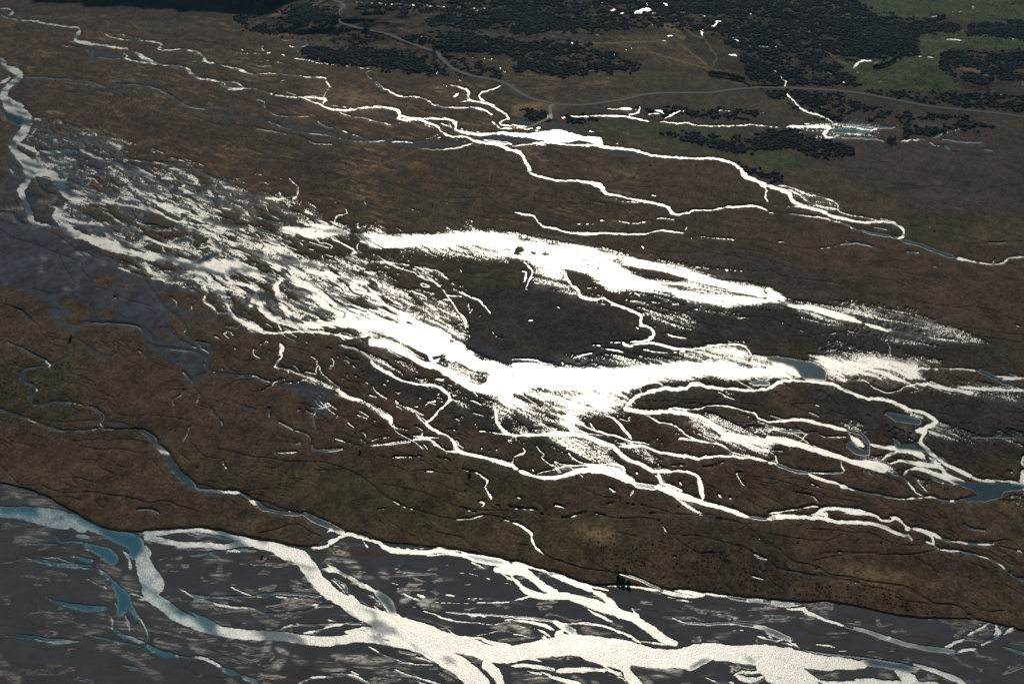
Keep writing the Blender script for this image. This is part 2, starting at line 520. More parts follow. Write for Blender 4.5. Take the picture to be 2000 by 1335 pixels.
(1, 1): """
w 0 360 4;80 390 5
c 80 390 6;160 415;220 440 6
w 240 480 7;340 500 10;480 495 11;600 480 9;700 475 8;760 482 6
c 770 485 7;840 530;890 575 7
w 900 580 7;1000 590;1180 590 8
w 220 460 16;360 460 18;500 440 20;600 430 16
w 260 55 1.5;330 120 3;325 190;280 220;340 290 4;430 340 5;520 390 6;600 430 8
c 325 130 3;328 180
w 120 35 1.5;200 62 2.5
w 60 85 1.5;100 100
w 0 30 1.5;70 32
w 690 290 2;700 330;620 355 2.5;605 400 4
w 630 240 1.5;620 250
w 740 130 1.4;830 180 2;850 240;880 300
w 180 160 2;200 190 3
c 200 195 4;195 215
w 30 205 2;160 215 4;220 210 3;300 200 2
w 1210 295 2;1280 320;1330 335
w 1600 360 2;1640 375;1740 405
w 1630 395 2;1690 400
w 1855 250 2.5;1875 255
w 1460 370 2;1465 395
w 1075 258 1.5;1080 258
w 1095 450 2;1160 480 3
w 1400 470 2;1460 495
w 1730 455 2;1780 470
w 570 520 3;660 560;740 600 4;780 630;740 650 3;770 700
w 830 690 2.5;860 710 3;920 735;1020 750 2.5;1200 750
w 1200 750 2.2;1300 800 2.5;1420 890 3;1480 960 4;1540 1040;1600 1120 5
c 1600 1120 6;1640 1180 8
w 1640 1180 5;1640 1230 4
w 680 510 2;720 530;790 550
w 670 640 3;690 650
w 770 700 4;760 740 3;820 800;870 860
w 940 700 4;1060 715 3;1200 730
w 1200 730 2.2;1300 760 3;1420 780;1500 850 4;1560 900;1640 970 5;1740 1010 4;1800 1070 5;1830 1110 4
w 1220 755 2;1360 810;1440 870 3;1560 930 2.2;1640 970 3
w 1090 795 2;1120 805
w 1280 810 3;1340 840 2
w 1400 880 2.5;1440 900 5
w 1660 1020 1.8;1665 1090 3;1690 1080
w 1690 1070 3;1670 1105 4
w 1640 1230 2;1670 1290;1640 1335
w 1700 1190 1.8;1760 1120;1800 1100
w 1590 770 2;1605 790 3
w 1850 1250 1.5;1870 1280;1930 1310
w 1910 1205 2;1915 1208
w 830 540 8;950 560 12;1050 570;1200 545 20;1400 530 22;1600 530 26;1800 530 30;2000 550 32
w 0 630 14;60 680;140 740 12;220 780;280 840 18;400 900 20;480 980;560 1040 16
w 0 800 18;120 830 12;260 840 16
w 170 860 12;160 920 10;190 980 12;210 1060;260 1120 14
w 0 930 14;10 1010;60 1090;150 1150;280 1190 18;420 1200;600 1190 20;800 1190 24;960 1210 30;1100 1240 40;1250 1280 54;1400 1330 64
w 0 1240 6;100 1265 5;300 1255;420 1250 6;540 1260 7;640 1280 6;760 1300 5;880 1275 4
w 370 1225 4;400 1250 5
w 160 1170 4;200 1250 4
w 640 1280 6;700 1320 6
w 280 780 7;400 790;560 800 8;700 850 9;860 870;900 920 11;960 990 12;1060 1080 14;1200 1160 18;1350 1230;1500 1290 14
w 560 830 6;640 890;760 940 7;900 960
w 80 540 5;90 620 4;80 680 5
w 200 600 4;280 640;310 700;250 720 3
w 540 920 4;640 970;760 1040 5;880 1090 4
c 690 770 6;680 790
c 730 820 8;760 825
c 960 910 6;1030 940 6
c 380 850 4;540 875 3
c 0 440 6;60 470 7;130 490 7
c 1190 1060 6;1210 1040 4
c 1400 1110 8;1430 1130 8
c 120 1000 4;150 1040 4
c 60 1120 8;200 1130 8
c 1080 500 7;1160 520 6
c 1220 490 4;1310 505 3
w 780 430 1.5;860 470 2;960 490 2.5
F .9 200 430;450 400;620 430;760 470;700 490;560 510;360 520;240 490
F .93 820 480;1080 510;1400 500;1500 470;1800 470;2000 490;2000 600;1850 560;1600 600;1400 600;1200 590;900 590
F .62 1100 590;1500 560;1900 560;2000 640;2000 690;1800 670;1700 650;1450 640;1200 610
F .35 1380 480;1500 455;1800 455;1950 490;1700 500
F .3 770 420;880 440;1000 460;1010 500;1080 520;960 540;860 500
F .3 0 170;150 210;300 230;400 320;380 410;200 370;150 300;0 280
F .35 400 250;520 360;600 420;450 410;330 400
F .5 0 500;180 530;220 600;330 690;500 710;700 690;780 640;830 630;880 760;1040 830;1100 920;1300 970;1380 980;1500 1040;1600 1140;1640 1335;1300 1335;900 1200;600 1180;300 1180;100 1100;0 1000
F .8 280 820;700 820;900 920;1200 1160;1100 1230;800 1180;600 1160;400 1080;300 940
F .55 620 1100;900 1120;1200 1200;1000 1210;700 1180
F .6 200 1180;1100 1200;1300 1335;1000 1335;700 1260;300 1240
F .28 790 660;1060 680;1210 720;1100 730;900 700
F .35 1300 980;1450 1000;1580 1120;1620 1200;1500 1250;1400 1100
F .15 1200 730;1440 750;1640 960;1500 880
F .12 250 500;700 640;760 690;400 690
E 0 715;90 730;210 810;120 815;0 785
E 0 845;90 870;150 940;170 1040;110 1000;60 930;0 910
E 170 900;260 910;330 970;330 1010;260 1000
E 0 1040;120 1080;170 1180;140 1230;0 1215
E 210 530;340 510;560 530;720 590;700 680;560 690;340 680;280 610
E 840 700;1100 760;1260 960;1480 1000;1400 1030;1280 980;1100 890;1040 820;900 760
E 780 620;900 640;830 700;790 670
E 460 1210;700 1215;880 1270;700 1270;540 1240
E 190 1200;360 1210;380 1240;210 1250
E 160 1265;420 1262;560 1280;680 1330;150 1335
E 880 1280;1020 1310;940 1320;700 1300
E 1200 790;1400 900;1560 1060;1400 980
E 640 970;820 980;960 1080;800 1060
E 560 620;700 600;640 560
d 1300 620 1.8;1500 650;1560 660;1600 700;1760 740;1850 775;1800 795;1640 800;1650 830;1800 835;1880 855;1860 910;1930 940;1830 970;1870 1050;1870 1130;1800 1180;1700 1190
d 1560 100 1.5;1700 120;2000 130
d 1260 80 1.5;1400 100;1560 100
d 1350 215 1.5;1800 215;2000 300
d 380 180;600 210;700 240;800 235
d 400 320;600 270;640 260
d 0 40 1.5;200 65
d 860 310;1000 380;1200 430
t 860 0 1.5;640 80;560 110
t 0 265 1.5;200 225;300 185 2
t 200 225 1.5;350 175
""",
(2, 1): """
w 130 0 6;200 40 5;320 65 4;400 72 3;520 75 4;620 90 7;690 115 9;710 155 8;760 180 5;850 195 4;940 220;1060 240 5;1180 270;1230 300 6;1245 322 5;1300 335 3.5;1380 325;1410 310 3;1560 305;1640 288;1740 275 3.5;1900 273;1950 285 3;2000 310 2.5
w 760 190 2.5;840 230;900 238;1060 245
w 680 387 2.5;730 388
w 820 392 2.5;900 402 3;980 405;1060 385;1160 370;1290 378
w 1350 400 2;1365 430 2.5;1350 460 2
w 510 415 1.5;640 415
w 740 330 2;755 355
w 1080 187 2;1140 200
w 1120 265 1.5;1180 298
w 20 320 2;130 340 3;180 365;200 405 2.5;250 435 3;330 445 4;400 468 3;480 485 4;560 487 6;660 485 4;720 480 3;860 492;960 495;1080 480;1150 465 4;1290 478 2.5;1360 485 1.5
w 1450 513 2.5;1560 522 2;1750 535
w 1400 530 2;1410 525
w 1005 575 2;1030 610
w 90 700 4;150 760;160 800;140 850;110 905
w 80 915 2;130 925 2
w 80 780 4;110 790;100 850 6;90 860
w 380 760 3;430 830 4;460 880 5;520 930 6;530 975 7;640 1000 6;710 995 5;800 1040;900 1080;980 1110;1015 1150 6;1000 1200;1080 1225 5;1105 1280 6;1050 1320 5;930 1335
w 650 1030 2;760 1045;860 1060
w 560 910 1.5;700 915;840 930 2;960 945 3;1020 995;1100 1020;1200 1040;1310 1042
w 1310 1042 2.5;1400 1080
d 1400 1080 2;1530 1120;1700 1148;1880 1135;2000 1140
w 1520 1118 2;1540 1122
w 1760 1148 1.5;1840 1140
w 1200 1265 4;1280 1290 3;1360 1305 2
w 360 1060 3;375 1070
w 970 1220 2.5;995 1245
w 900 700 18;1100 740 16;1300 790;1500 840;1700 900;1950 960
w 130 1165 2;160 1167
w 1740 1080 1.5;1780 1130
w 1800 740 3;1830 755 3
w 640 690 2;1950 790
w 870 1310 2;890 1335;780 1332;760 1332
F .955 -20 540;160 530;280 555;420 570;520 570;640 600;760 660;850 740;1000 820;1160 860;1300 930;1500 950;1700 970;2010 985;2010 1035;1700 1050;1400 1030;1200 960;980 930;760 920;660 860;580 790;420 760;200 740;100 690;-20 670
F .6 -20 485;160 515;400 555;520 560;300 570;0 545
F .6 520 565;760 640;1000 690;1300 745;1500 790;1700 840;1900 890;2010 920;2010 1000;1500 950;1300 900;1000 820;850 740;700 650
F .75 900 690;1100 720;1500 810;1900 920;2010 950;2010 1000;1500 880;1100 770
F .35 700 920;980 930;1300 1030;1500 1090;1700 1090;1760 1100;1740 1060;1400 1030;1000 920
F .16 900 960;1200 1050;1450 1100;1400 1160;1100 1120;960 1030
F .13 1000 1060;1300 1100;1500 1220;1350 1250;1100 1180
F .55 150 840;320 850;420 890;520 960;480 980;360 910;200 900
F .8 160 760;380 780;430 850;260 850;200 800
F .35 520 960;640 990;720 990;620 1010
E 30 580;100 600;60 650;0 660
E 230 635;300 640;290 660;240 655
E 130 630;200 640;170 660
E 850 740;1000 760;1300 800;1380 850;1260 870;1080 850;930 800
E 430 790;560 800;640 870;740 920;640 940;520 900;440 840
E 100 760;80 780;60 700;0 720;0 900;70 880
d 0 220 1.5;200 240;400 258;560 260;700 300
d 600 235 1.5;800 260;900 300;980 360
d 150 380 1.5;400 415;520 405
d 1290 378 1.5;1400 440;1460 500;2000 550
d 760 0 1.5;800 60;950 120;1300 130;1500 170;1700 250
d 920 540 1.5;1000 580;1100 620;1350 640;1440 630;1640 650;1850 690;1950 730;2000 760
""",
(3, 1): """
w -210 0 7;-180 40 7;-100 75 7;-40 105 9;0 112 11
w -40 110 3;-15 150 3.5;-25 200;-2 240 3
w 0 110 11;80 140 8;160 175 10;180 225 9;240 260 8;320 285 7;420 315;500 345 6;600 375 5;720 400 4;800 398;880 390 5;980 405;1040 440;1060 485 6;1040 520;1010 530 8
c 960 518 5;1000 525 6
c 1040 545 6;1160 570 7;1280 610 8;1400 655 9;1450 672
w 1455 682 9;1560 700 6;1680 722 5;1800 728;1850 705 8;1880 680 4;1960 668;2010 670
w 1750 715 2;1790 680 3
w 0 245 2.5;100 275;270 280
w 80 110 4;200 135 3;300 180;400 200 2.5;480 220 3;550 260;550 310;650 345 2;760 365 1.6;860 388 2
w 230 185 4;320 240 3;420 270;540 290 2
w 150 140 4;260 195 4;330 250
F .42 130 120;300 180;480 220;560 270;545 300;420 270;320 250;230 190
w 0 325 3;60 325
w 160 332 2.5;280 347;400 358;500 385 3;600 420;690 458 4
c 690 458 4;820 490 5;960 515 6
c 820 440 2;930 458
c 870 365 2;935 383 2.5
c 560 580 2.5;660 563;740 575;820 592 2
w 380 608 1.6;500 592;560 582 2;650 566
w 80 550 2;140 555
w 600 545 1.5;640 560
w 200 490 1.5;215 500
c 1080 630 2.5;1170 638
c 1730 562 2;1870 556
c 1300 745 2;1320 750
w 605 815 3;660 820 2
w 1045 885 3;1065 905
w 1180 1020 2;1210 1022
w 790 1073 1.5;815 1075
w 0 930 12;60 970 14;110 1000 12
c 120 1020 5;230 1050 4
w 160 1055 3;250 1060 9;380 1080 12;500 1115 13;600 1140 12;720 1180 8
w 760 1200 9;860 1225 8;940 1250 6
F .95 -20 930;80 960;130 1005;60 1030;-20 1020
F .5 -20 1020;120 1020;200 1040;-20 1060
F .55 200 1040;400 1060;560 1100;740 1170;900 1210;1000 1260;860 1250;600 1190;400 1150;220 1080
F .3 580 1040;780 1080;1100 1130;1150 1160;900 1130;700 1090
F .3 220 1040;600 1040;1150 1130;1500 1240;1700 1335;1000 1335;600 1240;400 1180;220 1130
c 930 1100 2;1150 1148;1300 1195;1500 1240 1.5
w 80 1165 2;180 1220 2.5
w 230 1240 1.5;300 1262
w 420 1278 1.5;530 1262
w 620 1245 3;640 1258 3;715 1266 2.5
w 850 1290 1.5;920 1330 2
w 1940 1210 1.5;1990 1220
d 0 1140 2;100 1180;300 1262;400 1280;600 1255;720 1265;850 1290;930 1335
d 1030 105 1.8;1200 128;1300 120;1480 145;1600 178;1650 165;1700 138;1850 120;2000 105
d 1060 155 1.5;1200 130
d 1400 70 1.2;1600 100;1800 130
d 1000 430 1.5;1200 470;1400 480;1550 515;1740 562;1870 555;2000 550
d 0 760 2;100 820;300 845;460 860;540 880;580 910;575 960;610 1025;750 1050;900 1090;1150 1140;1400 1210;1700 1300;2000 1340
d 610 815 1.6;850 835;1000 865;1060 905;1080 960 2.5;1120 1000 2;1300 1045;1480 1065;1600 1060;1750 1090;2000 1190
d 1600 740 1.6;1750 790;1850 840;2000 852
d 1780 1260 1.8;1900 1272;2000 1272
d 800 740 1.4;900 710;1000 700;1150 715
d 0 560 2;130 580;260 603;380 610;500 594
d 830 595 1.5;1000 625;1200 640
d 60 320 1.8;160 325;400 350;600 405
d 220 450 1.2;180 490;250 520
d 1300 420 1.2;1500 435
""",
(0, 2): """
w 170 30 2;175 55 3
c 60 5 2;170 50 3;230 90;350 140
w 355 145 4;370 160 3;395 180 5;375 195 3
g 370 190 6;280 195 5;190 225 8;200 290 10;240 330 6
c 280 195 3;190 212 3;155 240
w 150 240 2.5;155 262 3
c 155 262 3;165 300 3.5;240 325;270 345
w 275 345 5;290 370 5;285 388
c 280 390 5;245 430;250 475 4
w 245 470 3;250 485
g 240 360 8;235 420 8
g 260 485 6;330 488 7;420 478;560 480 8
c 270 490 3;330 495 4;420 470
w 410 470 2;430 467
c 430 466 3;560 475
w 560 475 3;620 485;700 503 3
c 700 503 3;750 530 4;800 580 7;790 620 6
w 770 630 3;800 665 6
w 0 523 2;40 530
c -20 520 3;100 560 4;230 605
w 220 605 3;290 635;360 662 4
c 360 662 3;500 697
w 440 688 2;500 697 2
c 500 697 2;680 690
w 690 686 3;800 672 3
g 830 625 6;960 645 9;1020 665 5
c 800 675 3;900 685;1040 678
w 1040 678 4;1080 678
c 1090 690 6;1130 700 9;1200 760 11;1220 790
w 1210 790 6;1260 840 14;1300 875 12
c 1290 880 13;1320 920 13;1400 1030 14;1480 1100;1500 1120
w 1520 1135 10;1560 1148 6;1700 1165 6;1850 1175 7;1870 1180
c 1860 1170 4;1960 1220 6
w 1950 1230 6;1985 1255 10;2000 1270
g 1540 1110 6;1640 1140 9;1700 1160 5
g 1600 1180 8;1800 1190 8;1920 1240 4
g 380 180 4;540 110 6;570 50 7;560 0
g 640 0 6;700 50 10;780 110 14;860 110 8
g 1140 0 6;1200 40 9;1400 58;1540 78 8;1620 120 9;1610 180;1660 240 9;1900 260 7;2000 265
c 1330 55 2;1480 70;1580 100
w 1600 118 3;1620 130 4
w 1590 165 3;1605 190
w 1660 228 2.5;1680 230
w 1865 260 3;1920 265
w 1975 260 2.5;2000 262
g 1620 0 8;1660 70 12
g 1660 235 8;1520 290 12;1510 350 7
c 1430 235 2;1480 290 3;1500 320 2
w 1425 235 2;1440 250
c 1430 380 2;1410 420;1350 450 2;1360 490 4
c 1550 410 4;1530 470 4
d 1510 350 2;1560 410;1520 480 3;1620 520;1700 590 4;1750 670;1720 710;1680 760;1690 820;1720 840 2.5;1820 855;1920 885;2000 900
c 1640 520 3;1660 560
c 1720 620 3;1735 650
w 1650 550 1.5;1660 560
w 1815 855 2;1835 860
w 1080 65 3;1130 100 1.5
w 1340 195 1.5;1350 197
w 1320 90 1.5;1360 105
w 1385 158 1.5;1395 170
g 1680 480 5;1760 440 7
c 1440 765 6;1465 700 5;1480 660 2.5
g 1880 490 6;2000 530 8
d 1400 860 2;1500 950
w 1500 945 2;1545 1000 2;1545 1075 2
d 1490 780 2;1580 885;1720 910
w 1745 930 2;1755 980 3;1830 1015 2;1780 1090 3;1775 1150 2.5
d 0 0 2;170 50
d 170 50 2;250 10
d 60 175 2;150 190 2;190 210
d 0 110 1.5;60 175
d 0 380 1.6;200 450
d 250 590 1.5;500 620;780 605
d 560 770 2;740 760;820 735
d 900 760 2;1050 760;1180 790
d 600 800 1.5;800 840;920 830;1080 860;1220 850
d 300 1100 2;450 1170;700 1170 3;860 1190;1000 1215;1150 1250;1300 1240;1400 1275 3;1550 1320
d 0 960 1.5;100 1060;170 1115;330 1120
d 640 915 1.5;740 920;780 980;880 1030;915 1080
d 1190 930 1.5;1300 1050
d 1700 0 2;1760 60;1850 140;2000 145
d 1740 120 2;1760 180;1820 220;1920 235
d 850 500 1.2;950 570;1300 580;1500 620
d 1500 370 1.5;1340 375
d 1730 370 1.5;1850 300;1990 290
c 1070 1310 2;1180 1305 3;1240 1335 3
s 60 1110 16;120 1165 16;150 1195 10
s 120 1240 9;60 1225 8
s 260 1240 16;330 1260 16;420 1290 12
""",
(1, 2): """
c 0 265 3;60 300;100 312
w 100 312 2.5;150 318 3;300 320;330 310
g 40 300 10;200 330 9;330 330
w 350 300 3;440 285 3.5
w 180 0 7;200 40 9;180 90 6;190 120 3;150 170 4;140 195 5;220 215 4;300 240 6;420 280 8;480 300 5;560 330 6;640 360 7
w 100 60 1.5;90 140
w 660 345 4;650 380 8;720 430;830 455 7;920 510 9;980 560 12;1040 590;1045 640 8
w 1040 640 5;1100 670;1190 685 4
w 1120 680 3;1130 700
w 500 345 3;600 360 3.5;640 380
g 500 310 9;600 345 9
g 200 345 7;400 350 14;560 400 20;480 470 24;540 520 16;600 570 5
w 660 20 6;760 50;850 90;900 140;920 180 7;1000 225;1040 240 9;1080 270 6;1150 300 5;1250 320;1400 340;1460 370 6;1500 410;1515 450;1480 490;1420 540 5;1370 600;1325 635;1400 685;1480 720 6;1530 760;1560 820 8;1590 855 9;1700 880 8;1800 900;1900 930 9;2010 965
w 900 0 18;1050 20;1100 60 16;1200 100 12;1300 160 13;1400 190 15;1500 240 17;1600 300;1680 345;1800 375 15;1900 375 17;2000 365 20
w 1180 10 9;1280 50 7;1350 90;1370 130;1400 160 8;1440 125 5
w 1160 40 5;1240 90;1320 130
F .985 1380 -10;1600 -10;1650 70;1780 140;2000 195;2010 400;1850 370;1760 340;1800 300;1820 240;1700 220;1600 180;1480 140;1440 60
F .5 1450 120;1700 220;1800 330;1680 330;1600 280;1500 210
F .8 880 -10;1180 -10;1240 20;1100 80;1000 40
F .42 850 70;960 100;1060 150;1050 230;980 200;900 130
F .18 1060 130;1240 190;1290 290;1400 340;1300 320;1100 200
F .85 1880 420;2010 410;2010 560;1950 530;1900 480
F .35 1740 430;1900 410;1950 520;1900 640;1860 560;1860 480
F .25 1380 240;1500 300;1480 310;1400 300
F .12 1500 350;1640 430;1680 560;1600 540
E 1210 60;1290 60;1340 110;1340 130;1270 110
E 1330 150;1400 165;1410 175;1340 165
E 1100 110;1300 170;1480 250;1620 330;1700 380;1500 330;1400 320;1280 280;1240 190;1100 130
w 650 110 1.5;720 150 2;780 210 1.5
w 740 230 1.5;820 300;880 330 3
w 830 235 1.5;820 270
w 910 345 3;940 390 4;1020 440 3
c 1090 455 3;1110 480 3
w 1110 480 2;1200 530 3;1250 550
c 1250 560 3.5;1310 630 4
w 470 110 2;465 190 2
w 380 635 2;400 640
w 1085 380 2;1110 400 3;1130 385 2
w 1400 290 4;1450 295 4;1470 285
w 1340 475 3;1400 505 3
w 1540 370 3;1580 385;1530 360 1.5
w 1590 440 2;1610 490;1645 560 1.5
w 1740 595 2;1735 600
w 1700 680 1.6;1720 660;1710 630
c 100 520 3;100 580 3.5
w 100 575 2;180 625 2.5
c 180 625 3;290 685
w 170 622 2;200 635;285 680 3
c 310 690 3;390 715;430 760 5
w 390 715 2.5;410 725
w 440 785 3;445 800
c 440 805 5;450 835;560 845;680 835
g 400 730 5;420 790 5
w 480 845 2;750 830 2.5;830 855 3;1000 895;1200 893
w 1190 893 4;1220 893
w 1220 893 2.2;1360 893;1480 915 3;1580 945 2.5;1610 990;1720 1020;1810 1085 3;1790 1130 4;1840 1210;1880 1275 3;2000 1290 2.5
c 480 520 2.5;445 580 3;465 670
w 445 560 1.5;460 650 2
w 465 680 2;540 700 2.5;600 745 3;700 780;760 800 4;830 815;900 810;1000 795;1100 775 5
c 1010 800 4;1100 785 4;1200 775 4
w 1100 775 4;1200 765;1300 755 6;1360 760 5;1420 810 6;1480 850;1580 860
w 1140 750 3;1150 770
g 850 800 7;950 795 7
w 1230 735 4;1300 740 5;1430 745 3
w 1300 700 2;1295 740 3
w 700 590 1.6;760 670 3;840 710 2.5;860 745 2
w 820 760 1.5;850 780;1000 740 1.2;1100 740
w 1350 820 1.6;1400 850;1580 865
w 170 860 2;250 865 5;320 855 3
w 310 795 4;350 790 3;325 775 2
w 930 1310 3;1000 1300 2;1050 1302
w 1620 1165 2;1690 1175
w 1740 1240 6;1790 1250 4;1770 1280 2
w 1310 1010 3;1380 1015 5
w 1410 1085 2;1470 1080 1.4
w 1110 1030 1.5;1180 1032
w 1755 835 5;1760 825
w 1705 850 2;1720 852
w 1870 845 3;1880 830
w 1820 850 2;1825 850
w 1480 680 3;1580 688 2
w 1740 690 4;1800 690 2
w 1820 700 3;1900 710;2000 720 4
w 1850 480 5;1870 540 7;1880 620;1920 680 6;1960 710 5;2000 725
w 1610 1300 2;1740 1335
c 0 1240 8;40 1290 10;150 1320 6;350 1345 9
w 0 1250 6;20 1280 5
g 40 1240 6;200 1300 7;270 1320 5
w 260 1318 1.5;270 1320
w 1060 1240 1.5;1130 1275 2
w 1140 1285 2;1220 1310 2.5
w 780 1045 1.2;800 1050
w 1920 1095 1.5;1930 1095
w 1590 1290 1.4;1650 1305
d 0 905 3;120 910;220 925;420 930;560 945 2.5;700 990;760 1020 3.5;880 1090;980 1190;1100 1250;1200 1300;1400 1350 2
d 460 940 2;540 995;700 990
d 450 1000 2;600 1000
d 210 120 2;450 190;600 240;720 300;830 320
d 0 145 2;60 150
d 230 40 1.6;330 50;460 100
d 650 350 1.5;800 380;920 420
d 60 500 1.6;0 495
d 560 430 1.5;580 540;700 590
d 500 560 1.6;600 650
d 700 590 1.5;860 620;940 665;1030 670
d 470 610 1.5;550 615;610 660
d 950 1100 1.4;1200 1150;1400 1210;1600 1290;2000 1320
d 600 680 1.5;750 740;830 775
d 0 770 1.2;180 770;300 790
d 380 560 1.2;340 540
d 640 570 1.5;860 600;1000 660
d 300 480 1.6;450 490
""",
(2, 2): """
F .995 0 165;150 165;350 190;420 185;700 195;900 195;1100 165;1350 145;1700 145;1850 190;2010 205;2010 270;1800 290;1500 275;1350 295;1150 300;1020 330;900 400;760 400;600 390;400 390;250 370;0 400
F .76 0 380;300 380;700 400;900 400;880 440;760 500;900 530;500 550;450 560;350 550;250 530;150 500;0 500
F .66 250 370;900 360;950 420;880 500;760 530;450 520
F .38 350 130;900 130;1200 110;1500 60;1800 30;1850 100;1870 190;1500 150;1000 190;400 190
F .6 1400 90;1600 40;1780 30;1850 110;1850 180;1500 150
F .8 1850 110;2010 130;2010 200;1850 190
w 920 45 6;960 15 5;1100 5;1180 20;1280 50 4.5;1450 50;1600 20;1780 20 5;1840 60;1870 100
w 1000 50 3;1150 80 3;1300 75 3;1450 55
w 870 0 8;920 35 8
w 0 135 3;120 137;200 150 4;330 190 3
w 480 125 3;560 100 4;640 80 3
w 700 50 3;790 60;870 75 3
w 630 20 3;690 25
w 910 90 2;930 180 3
c 0 175 6;140 172 7
c 1860 320 9;1960 320 12;2010 330 10
c 1960 290 4;2010 290 5
w 890 500 10;950 440 8;1000 410 7;1100 380;1180 360 8;1250 365 7;1350 355;1410 325 8;1470 330 7;1540 350 6;1700 362 5;1850 375;2000 370
w 1000 340 4;1100 315 5;1150 320 4;1180 350 6
w 880 520 9;980 540 8;1080 550 7;1180 540 8;1300 550;1420 570;1500 595 9;1560 640 11;1620 690 14;1680 720 13;1800 745 15;1900 765;2000 770 13
w 1200 535 4;1260 515 3.5;1380 525;1480 515;1520 495 4;1700 500 5;1800 530 4;1900 555 6;1920 590 5;2000 620 3.5
w 1280 470 2;1400 480 3;1520 490
w 1850 540 2;1880 570;1920 580 3
w 940 530 3;1060 575;1140 620 4;1240 640;1310 680;1360 720;1450 770 5;1520 780 4;1640 800 5;1700 850;1850 890 4
w 1650 740 13;1800 780 9;1900 820 6;2000 850 7
w 1760 560 1.5;1730 610 1.5
F .5 1350 610;1460 590;1560 570;1700 630;1850 640;2010 660;2010 710;1700 700;1600 680;1480 690;1400 640
F .25 1500 560;1800 600;1950 650;1700 630
F .45 1480 690;1640 740;1620 780;1500 740
F .55 1640 720;2010 740;2010 860;1850 820;1700 790
F .2 1620 380;1780 400;1750 430;1680 420
c 1500 710 6;1600 740 6
w 0 725 5;150 725;300 720 7;450 710 10;600 740;700 780;790 810;830 850;870 890;920 920 9;1000 950;1100 1000 8;1170 1005 6;1300 1005 5.5;1400 1020;1450 1040 7;1470 1100 9;1490 1200;1490 1230
w 450 560 14;440 620 14;470 690 8
F .88 360 530;520 530;520 700;400 700;380 620
w 480 580 3;560 650 4;700 700 3.5;850 740;920 770 4;1040 790 6;1070 800
w 560 570 2.5;600 620 3;640 670 2.5;720 700
w 730 570 3;820 620 4;880 690 7;920 740;930 760 5
w 820 570 2;830 620 3
w 920 725 2;1000 740
w 700 620 1.6;770 660
w 500 680 4;600 710;700 720 3.5
w 200 580 3;260 680 3;340 710
w 830 810 5;1000 805 8;1080 830 7;1150 855;1300 880 6;1450 900;1600 890 5;1800 895;1900 905 5.5;2000 925 6
w 1060 800 3;1100 760 2.5;1240 740 2;1300 745 2.5
c 1300 750 4;1460 765 4
w 1280 740 1.6;1400 750;1460 770 3
w 1080 780 3;1160 785;1210 790 1.5
w 1150 720 2;1240 730
w 1255 705 2;1310 715
w 1310 870 4;1400 890 3
F .9 350 550;480 560;480 700;400 690;340 620
F .5 250 740;450 740;600 760;760 800;780 940;640 920;560 880;450 830;330 790
F .5 160 680;480 690;800 800;700 790;480 740;300 730
F .3 0 500;350 560;480 700;200 680;100 600;0 570
F .3 830 830;1100 850;1150 890;950 870
F .3 830 790;1050 790;1080 830;900 820
F .18 850 860;1200 880;1300 900;1000 920;940 900
F .35 0 690;300 700;300 740;0 740
w 450 915 3;470 905 3;490 930 2;450 935 2
w 0 970 9;40 990 6
c 50 1000 7;100 1020 8;150 1035 6
w 150 1040 5;200 1050 7;300 1055 9;400 1040 10;520 1005 11;640 985;760 990;830 1010 12;880 1050 14;940 1085 10
c 940 1095 9;1000 1120 11;1100 1135;1140 1135 8
w 1150 1130 12;1250 1170 15;1350 1210;1450 1240 11;1550 1270 9;1650 1300;1760 1335 8
w 620 1015 5;720 1020 6;820 1050 8;950 1110 5;1000 1130 4
w 160 1030 2;340 990 3;440 960 4;640 960;760 950 3;860 970 6;880 1020
g 360 1000 9;500 975 12;640 970 6
s 300 1010 6;480 975 8
w 740 950 5;820 955 6;860 980 6
w 1140 1010 8;1150 1060;1170 1100 6;1240 1120 5;1330 1160 4
w 1270 1200 5;1350 1270 6;1460 1330 4
F .45 1250 1190;1380 1230;1480 1335;1400 1335;1300 1260
F .35 1110 1000;1180 1020;1190 1100;1130 1080
g 1200 1130 5;1320 1170 4
w 0 940 4;20 890 3;80 870 5;95 850 2.5;75 820 2
w 1250 960 1.4;1350 968 1.8;1560 968;1680 930 1.2
w 1400 1150 3;1410 1130 1.5
w 1300 1070 2;1330 1130
w 330 1275 4;380 1285 3;420 1290 4
w 745 1130 2;810 1170 4
w 20 1190 3;70 1225 2
w 1620 1190 5;1640 1215 3
w 1700 1220 4;1715 1230
w 970 1015 5;980 1025
w 155 990 3;160 1000
w 0 1295 2.5;150 1298 1.8;230 1325 2.5
c 60 1295 2;200 1310
w 740 1260 2;800 1250
w 880 1270 2.5;910 1265
w 560 1330 3;600 1325
w 1010 1270 2;1020 1275
w 690 1215 1.5;695 1200
w 940 1275 2;960 1275
c 930 1200 3;950 1160 5
E 0 410;100 405;230 450;240 485;140 480;60 450;0 430
E 580 475;680 478;680 488;580 486
E 700 500;760 495;760 510;680 510
E 370 535;470 535;470 550;380 550
E 1090 325;1150 330;1165 355;1100 355
E 790 505;870 500;860 515;790 520
E 800 425;890 440;870 455;800 440
E 150 348;300 370;290 395;160 370
E 640 965;560 972;360 1000;300 1020;480 990
d 660 870 1.2;700 900
d 900 1180 2;960 1240;1050 1280;1250 1335
d 910 1180 1.6;930 1150;970 1140
d 550 1140 1.5;700 1200;860 1220
d 1650 1000 1.5;1720 1040;1850 1050;2000 1060
d 960 460 1.2;1200 460;1500 450;2000 500
d 0 780 1.5;60 820
d 130 720 1;150 800
d 800 1090 1.2;900 1200
d 250 1200 1;330 1205
""",
